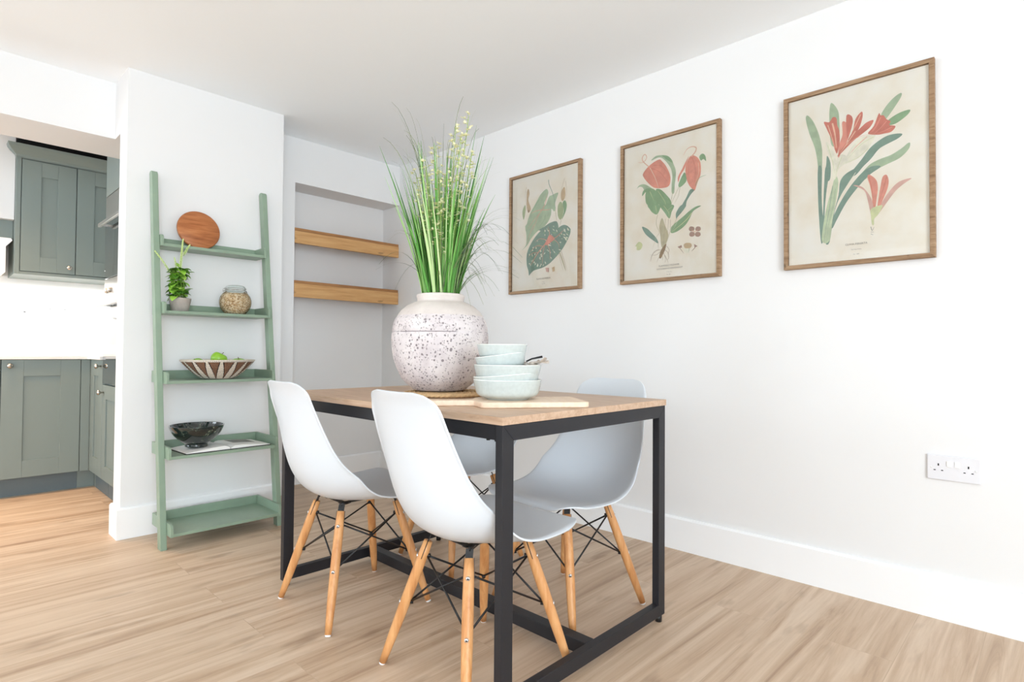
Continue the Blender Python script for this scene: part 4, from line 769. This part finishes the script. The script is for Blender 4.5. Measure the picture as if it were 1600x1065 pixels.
fn = nt.nodes.new('ShaderNodeFresnel'); fn.inputs[0].default_value = 1.3; mx_ = nt.nodes.new('ShaderNodeMixShader')
nt.links.new(fn.outputs[0], mx_.inputs[0]); nt.links.new(tr.outputs[0], mx_.inputs[1]); nt.links.new(gl.outputs[0], mx_.inputs[2]); nt.links.new(mx_.outputs[0], nt.nodes['Material Output'].inputs[0])
M_ink = mat('caption_ink', rgb(160, 152, 140), .8)
def frame(key, yl, yr, label, caps):
    W = yl-yr; H_ = .700; f = thing('picture_frame', label, 'picture', (XW, (yl+yr)/2, 1.25), 0, 'framed botanical prints on the right wall')
    # local: x toward the room is negative; left edge is +y
    w = .016; d0, d1 = -.001, -.026; hy = W/2; b = MB()
    b.prism([(hy, 0), (-hy, 0), (-hy+w, w), (hy-w, w)], 'x', d1, d0); b.prism([(hy, H_), (hy-w, H_-w), (-hy+w, H_-w), (-hy, H_)], 'x', d1, d0)
    b.cur = 1
    b.prism([(hy, 0), (hy-w, w), (hy-w, H_-w), (hy, H_)], 'x', d1, d0); b.prism([(-hy, 0), (-hy, H_), (-hy+w, H_-w), (-hy+w, w)], 'x', d1, d0)
    b.build('frame', [M_frameh, M_frame], f, bevel=.0012, fix=True)
    px = -.012; names = list(ARTC); b = MB()
    b.box((px, -hy+w-.002, w-.002), (px+.006, hy-w+.002, H_-w+.002))
    for i, (kind, col, pts, wd_) in enumerate(ART[key]):
        b.cur = 1+names.index(col); x = px-.0003-.00002*i
        if kind == 'P':
            sm = cr(pts, 4 if len(pts) > 4 else 2, closed=True) if len(pts) > 4 else pts
            b.add([(x, hy-u, v) for u, v in sm], [tuple(range(len(sm)))])
        else:
            sm = cr(pts, 6); k = len(sm); vs = []
            for j, (u, v) in enumerate(sm):
                a_ = sm[max(j-1, 0)]; c_ = sm[min(j+1, k-1)]; du, dv_ = c_[0]-a_[0], c_[1]-a_[1]; l = math.hypot(du, dv_) or 1
                t = j/(k-1); ww = wd_*.5*(1-.75*t**2)
                vs += [(x, hy-(u-dv_/l*ww), v+du/l*ww), (x, hy-(u+dv_/l*ww), v-du/l*ww)]
            b.add(vs, [(2*j, 2*j+1, 2*j+3, 2*j+2) for j in range(k-1)])
    pr_ = b.build('print', [M_paper]+[artm[n_] for n_ in names], f)
    bm = bmesh.new(); bm.from_mesh(pr_.data); big = [q for q in bm.faces if len(q.verts) > 4]; bmesh.ops.triangulate(bm, faces=big, ngon_method='EAR_CLIP'); bm.to_mesh(pr_.data); bm.free()
    for txt, u, v, wid in caps:
        cu = bpy.data.curves.new('caption_text', 'FONT'); cu.body = txt; cu.size = .01; cu.align_x = 'CENTER'; cu.materials.append(M_ink)
        ob_ = bpy.data.objects.new('caption_text', cu); COL.objects.link(ob_); me_ = bpy.data.meshes.new_from_object(ob_.evaluated_get(bpy.context.evaluated_depsgraph_get())); bpy.data.objects.remove(ob_)
        o = bpy.data.objects.new('caption_lettering', me_); COL.objects.link(o); o.parent = pr_
        wtxt = {True: .0062*len(txt)}[True]; s_ = wid/wtxt; s_ = min(s_, 1.15)
        o.scale = (s_, s_, s_); o.location = (px-.0062, hy-u, v); o.rotation_euler = (pi/2, 0, -pi/2)
    MB().box((px-.0080, -hy+w-.002, w-.002), (px-.0072, hy-w+.002, H_-w+.002)).build('glass', M_pane, f)
frame('1', 2.376, 1.847, 'framed print of two caladium leaves, leftmost picture on the right wall', [('PLANTS BOTANICAL', .268, .072, .132), ('Fl. Nat.', .268, .0545, .03), ('No. 181', .269, .0435, .03)])
frame('2', 1.595, 1.079, 'framed print of red flamingo flowers with roots, middle picture on the right wall', [('FLAMINGO FLOWER', .266, .069, .116), ('ANTHURIUM SCHERZERIANUM', .269, .0555, .136), ('Fl. Nat. Cat.', .268, .0405, .043), ('No. 186', .2645, .028, .025)])
frame('3', .811, .310, 'framed print of orange clivia lilies with long leaves, rightmost picture on the wall', [('CLIVIA MINIATA', .258, .073, .088), ('The New Flora', .2575, .054, .045), ('No. 1860', .258, .036, .026)])

# ---------------------------------------------------------------- sockets
def socket(name, label, loc, rz, Mp=M_socket, w=.147, h=.086):
    s = thing(name, label, 'socket', loc, rz)      # local: plate lies in XZ, faces -Y
    MB().box((-w/2, -.009, -h/2), (w/2, -.0005, h/2)).build('plate', Mp, s, bevel=.0035, seg=3)
    for sx in (-1, 1):
        MB().box((sx*.011-.007, -.0125, .005), (sx*.011+.007, -.0088, .025)).build('rocker_switch', M_switch, s, bevel=.002)
        c = sx*.041
        for a_, z0_, w_, h_ in ((c, .006, .002, .008), (c-.0105, -.0105, .003, .003), (c+.0105, -.0105, .003, .003)):
            MB().box((a_-w_, -.0094, z0_), (a_+w_, -.0088, z0_+h_)).build('pin_hole', M_hole, s)
        MB().tube([(sx*.061, -.0086, 0), (sx*.061, -.0094, 0)], .0032, 12).build('screw_cap', M_trim, s)
socket('wall_socket', 'white double plug socket on the right wall below the pictures', (XW, .267, .520), -pi/2)

# ---------------------------------------------------------------- kitchen
def shaker(w, h, st=.102, t=.02, axis=0):
    """door in local XZ plane, front face at y=-t, back at 0, lower-left at origin"""
    b = MB()
    b.box((0, -t, 0), (st, 0, h)); b.box((w-st, -t, 0), (w, 0, h)); b.box((st, -t, 0), (w-st, 0, st)); b.box((st, -t, h-st), (w-st, 0, h))
    b.box((st-.001, -t+.009, st-.001), (w-st+.001, -.002, h-st+.001))
    return b
def knob(parent, x, z, y=-.02):
    MB().lathe([(.0001, 0), (.0055, 0), (.0050, .012), (.008, .017), (.0145, .022), (.0155, .028), (.012, .034), (0, .037)], 24, T((x, y, z)) @ RX(pi/2)).build('knob', M_chrome, parent)
# base cabinets along the back run
def base_cab(x, w, knob_left, label, loc=None, rz=0, pr=.05):
    c = thing('base_cabinet', label, 'cabinet', loc or (x, 4.60, 0), rz, 'grey-green base cabinets')
    MB().box((0, .001, .118), (w, .54, .840)).build('carcass', M_cab, c)
    d = shaker(w-.004, .720).build('door', M_cab, c, bevel=.0015, loc=(.002, 0, .120))
    knob(d, .036 if knob_left else w-.04, .682)
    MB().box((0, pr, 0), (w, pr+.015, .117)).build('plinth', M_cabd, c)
    return c
base_cab(.352, .388, True, 'grey-green base cabinet with a shaker door and knob at its upper left')
base_cab(-.050, .400, True, 'grey-green base cabinet left of the shaker-door one, at the picture edge')
b = MB(); b.box((.741, 4.581, .118), (.789, 4.62, .840)); b.box((.741, 4.651, 0), (.845, 4.666, .117)); b.box((.831, 4.580, 0), (.846, 4.650, .117))
tag(b.build('corner_post', M_cab), 'narrow grey-green filler post in the inside corner of the base cabinets', 'cabinet')
base_cab(0, .350, False, 'narrow grey-green base cabinet on the return run beside the oven tower', (.81, 4.579, 0), -pi/2, .021)
b = MB(); b.prism([(-.06, 4.56), (.772, 4.56), (.772, 4.226), (1.398, 4.226), (1.398, 5.158), (-.06, 5.158)], 'z', .8415, .862)
tag(b.build('worktop', M_stone, bevel=.002), 'white stone worktop over the base cabinets', 'worktop')
b = MB().box((-.06, 5.146, .8625), (1.398, 5.159, .94)); tag(b.build('upstand', M_stone), 'white stone upstand along the back of the worktop', 'upstand')
# wall cabinet
wc = thing('wall_cabinet', 'grey-green wall cabinet with two shaker doors and a flared cornice', 'cabinet', (.420, 4.82, 0))
b = MB(); b.box((0, 0, 1.385), (.975, .338, 2.14)); b.build('carcass', M_cab, wc)
b = MB(); b.box((0, -.020, 1.385), (.024, -.0002, 2.14)); b.box((.0245, -.020, 1.385), (.975, -.0002, 1.402)); b.build('face_frame', M_cab, wc, bevel=.001)
d = shaker(.282, .720, .098).build('door', M_cab, wc, bevel=.0015, loc=(.0280, -.0005, 1.4065)); knob(d, .248, .042)
d = shaker(.330, .722, .098).build('door', M_cab, wc, bevel=.0015, loc=(.3145, -.0005, 1.4065)); knob(d, .290, .042)
b = MB(); rows = []
for d_, z_ in ((.002, 2.131), (.002, 2.141), (.006, 2.152), (.030, 2.176), (.044, 2.196), (.047, 2.212), (.030, 2.212), (.004, 2.19)):
    rows.append([(-d_, .33, z_), (-d_, -.02-d_, z_), (.975, -.02-d_, z_)])
b.grid(rows); b.smooth = [False]*len(b.f); b.build('cornice', M_cab, wc, fix=True)
MB().box((.02, .02, 2.2125), (.975, .05, 2.274)).build('gap_shade_panel', M_soil_shade, wc)  # dark sheet standing in for the shade in the gap above the cornice
# mantel-style extractor housing at the left edge
mh = thing('extractor_housing', 'white boxed extractor housing with a grey-green shelf band, left of the wall cabinet', 'cooker hood', (-.25, 4.9, 0))
MB().box((-.35, -.055, 1.735), (.668, .257, 2.27)).build('chimney_box', M_wall, mh)
MB().box((-.35, .0, 1.615), (.668, .257, 1.734)).build('band', M_cab, mh)
b = MB(); b.prism([(.655, 1.614), (.663, 1.60), (.632, 1.560), (.632, 1.395), (-.35, 1.395), (-.35, 1.614)], 'y', -.05, .255); b.build('mantel', M_trim, mh, fix=True)
# oven tower
ot = thing('oven_tower', 'tall grey-green housing with a built-in double oven, behind the pier edge', 'oven', (.81, 4.225, 0), -pi/2)
MB().box((0, .001, .118), (.60, .575, 2.18)).build('housing', M_cab, ot)
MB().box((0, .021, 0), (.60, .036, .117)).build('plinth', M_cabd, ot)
d = shaker(.596, .570, .085).build('door', M_cab, ot, bevel=.0015, loc=(.002, 0, .120)); knob(d, .035, .525)
MB().box((.002, -.020, 1.838), (.598, 0, 2.176)).build('top_door', M_cab, ot, bevel=.001)
MB().box((.003, -.022, .700), (.597, 0, 1.185)).build('oven_door_glass', M_oven, ot, bevel=.001)
MB().box((.003, -.020, 1.188), (.597, 0, 1.330)).build('control_panel', M_steel, ot, bevel=.001)
MB().box((.003, -.022, 1.334), (.597, 0, 1.690)).build('upper_oven_glass', M_oven, ot, bevel=.001)
MB().box((.003, -.020, 1.693), (.597, 0, 1.834)).build('upper_panel', M_steel, ot, bevel=.001)
for z in (1.655, 1.172):
    hd = MB(); hd.box((.03, -.066, z-.010), (.57, -.048, z+.010)).build('handle', M_steel, ot, bevel=.003)
    
    for x_ in (.06, .525): MB().box((x_, -.0478, z-.006), (x_+.015, -.0225, z+.006)).build('handle_bracket', M_steel, ot)
for x in (.08, .16): MB().tube([(x, -.0202, 1.26), (x, -.034, 1.26)], [.016, .014], 20).build('control_knob', M_steel, ot)
# kitchen wall sockets
sw = thing('cooker_switch', 'tall white cooker switch plate on the kitchen wall above the worktop', 'switch', (.510, 5.16, 1.213))
MB().box((-.044, -.011, -.070), (.044, -.0005, .070)).build('plate', M_socket, sw, bevel=.003)
MB().box((-.013, -.016, -.028), (.013, -.0112, -.002)).build('rocker', M_switch, sw, bevel=.002)
MB().box((-.006, -.0125, -.056), (.006, -.0112, -.050)).build('indicator', M_hole, sw)
socket('kitchen_socket', 'white double plug socket on the kitchen wall right of the cooker switch', (.690, 5.16, 1.178), 0)
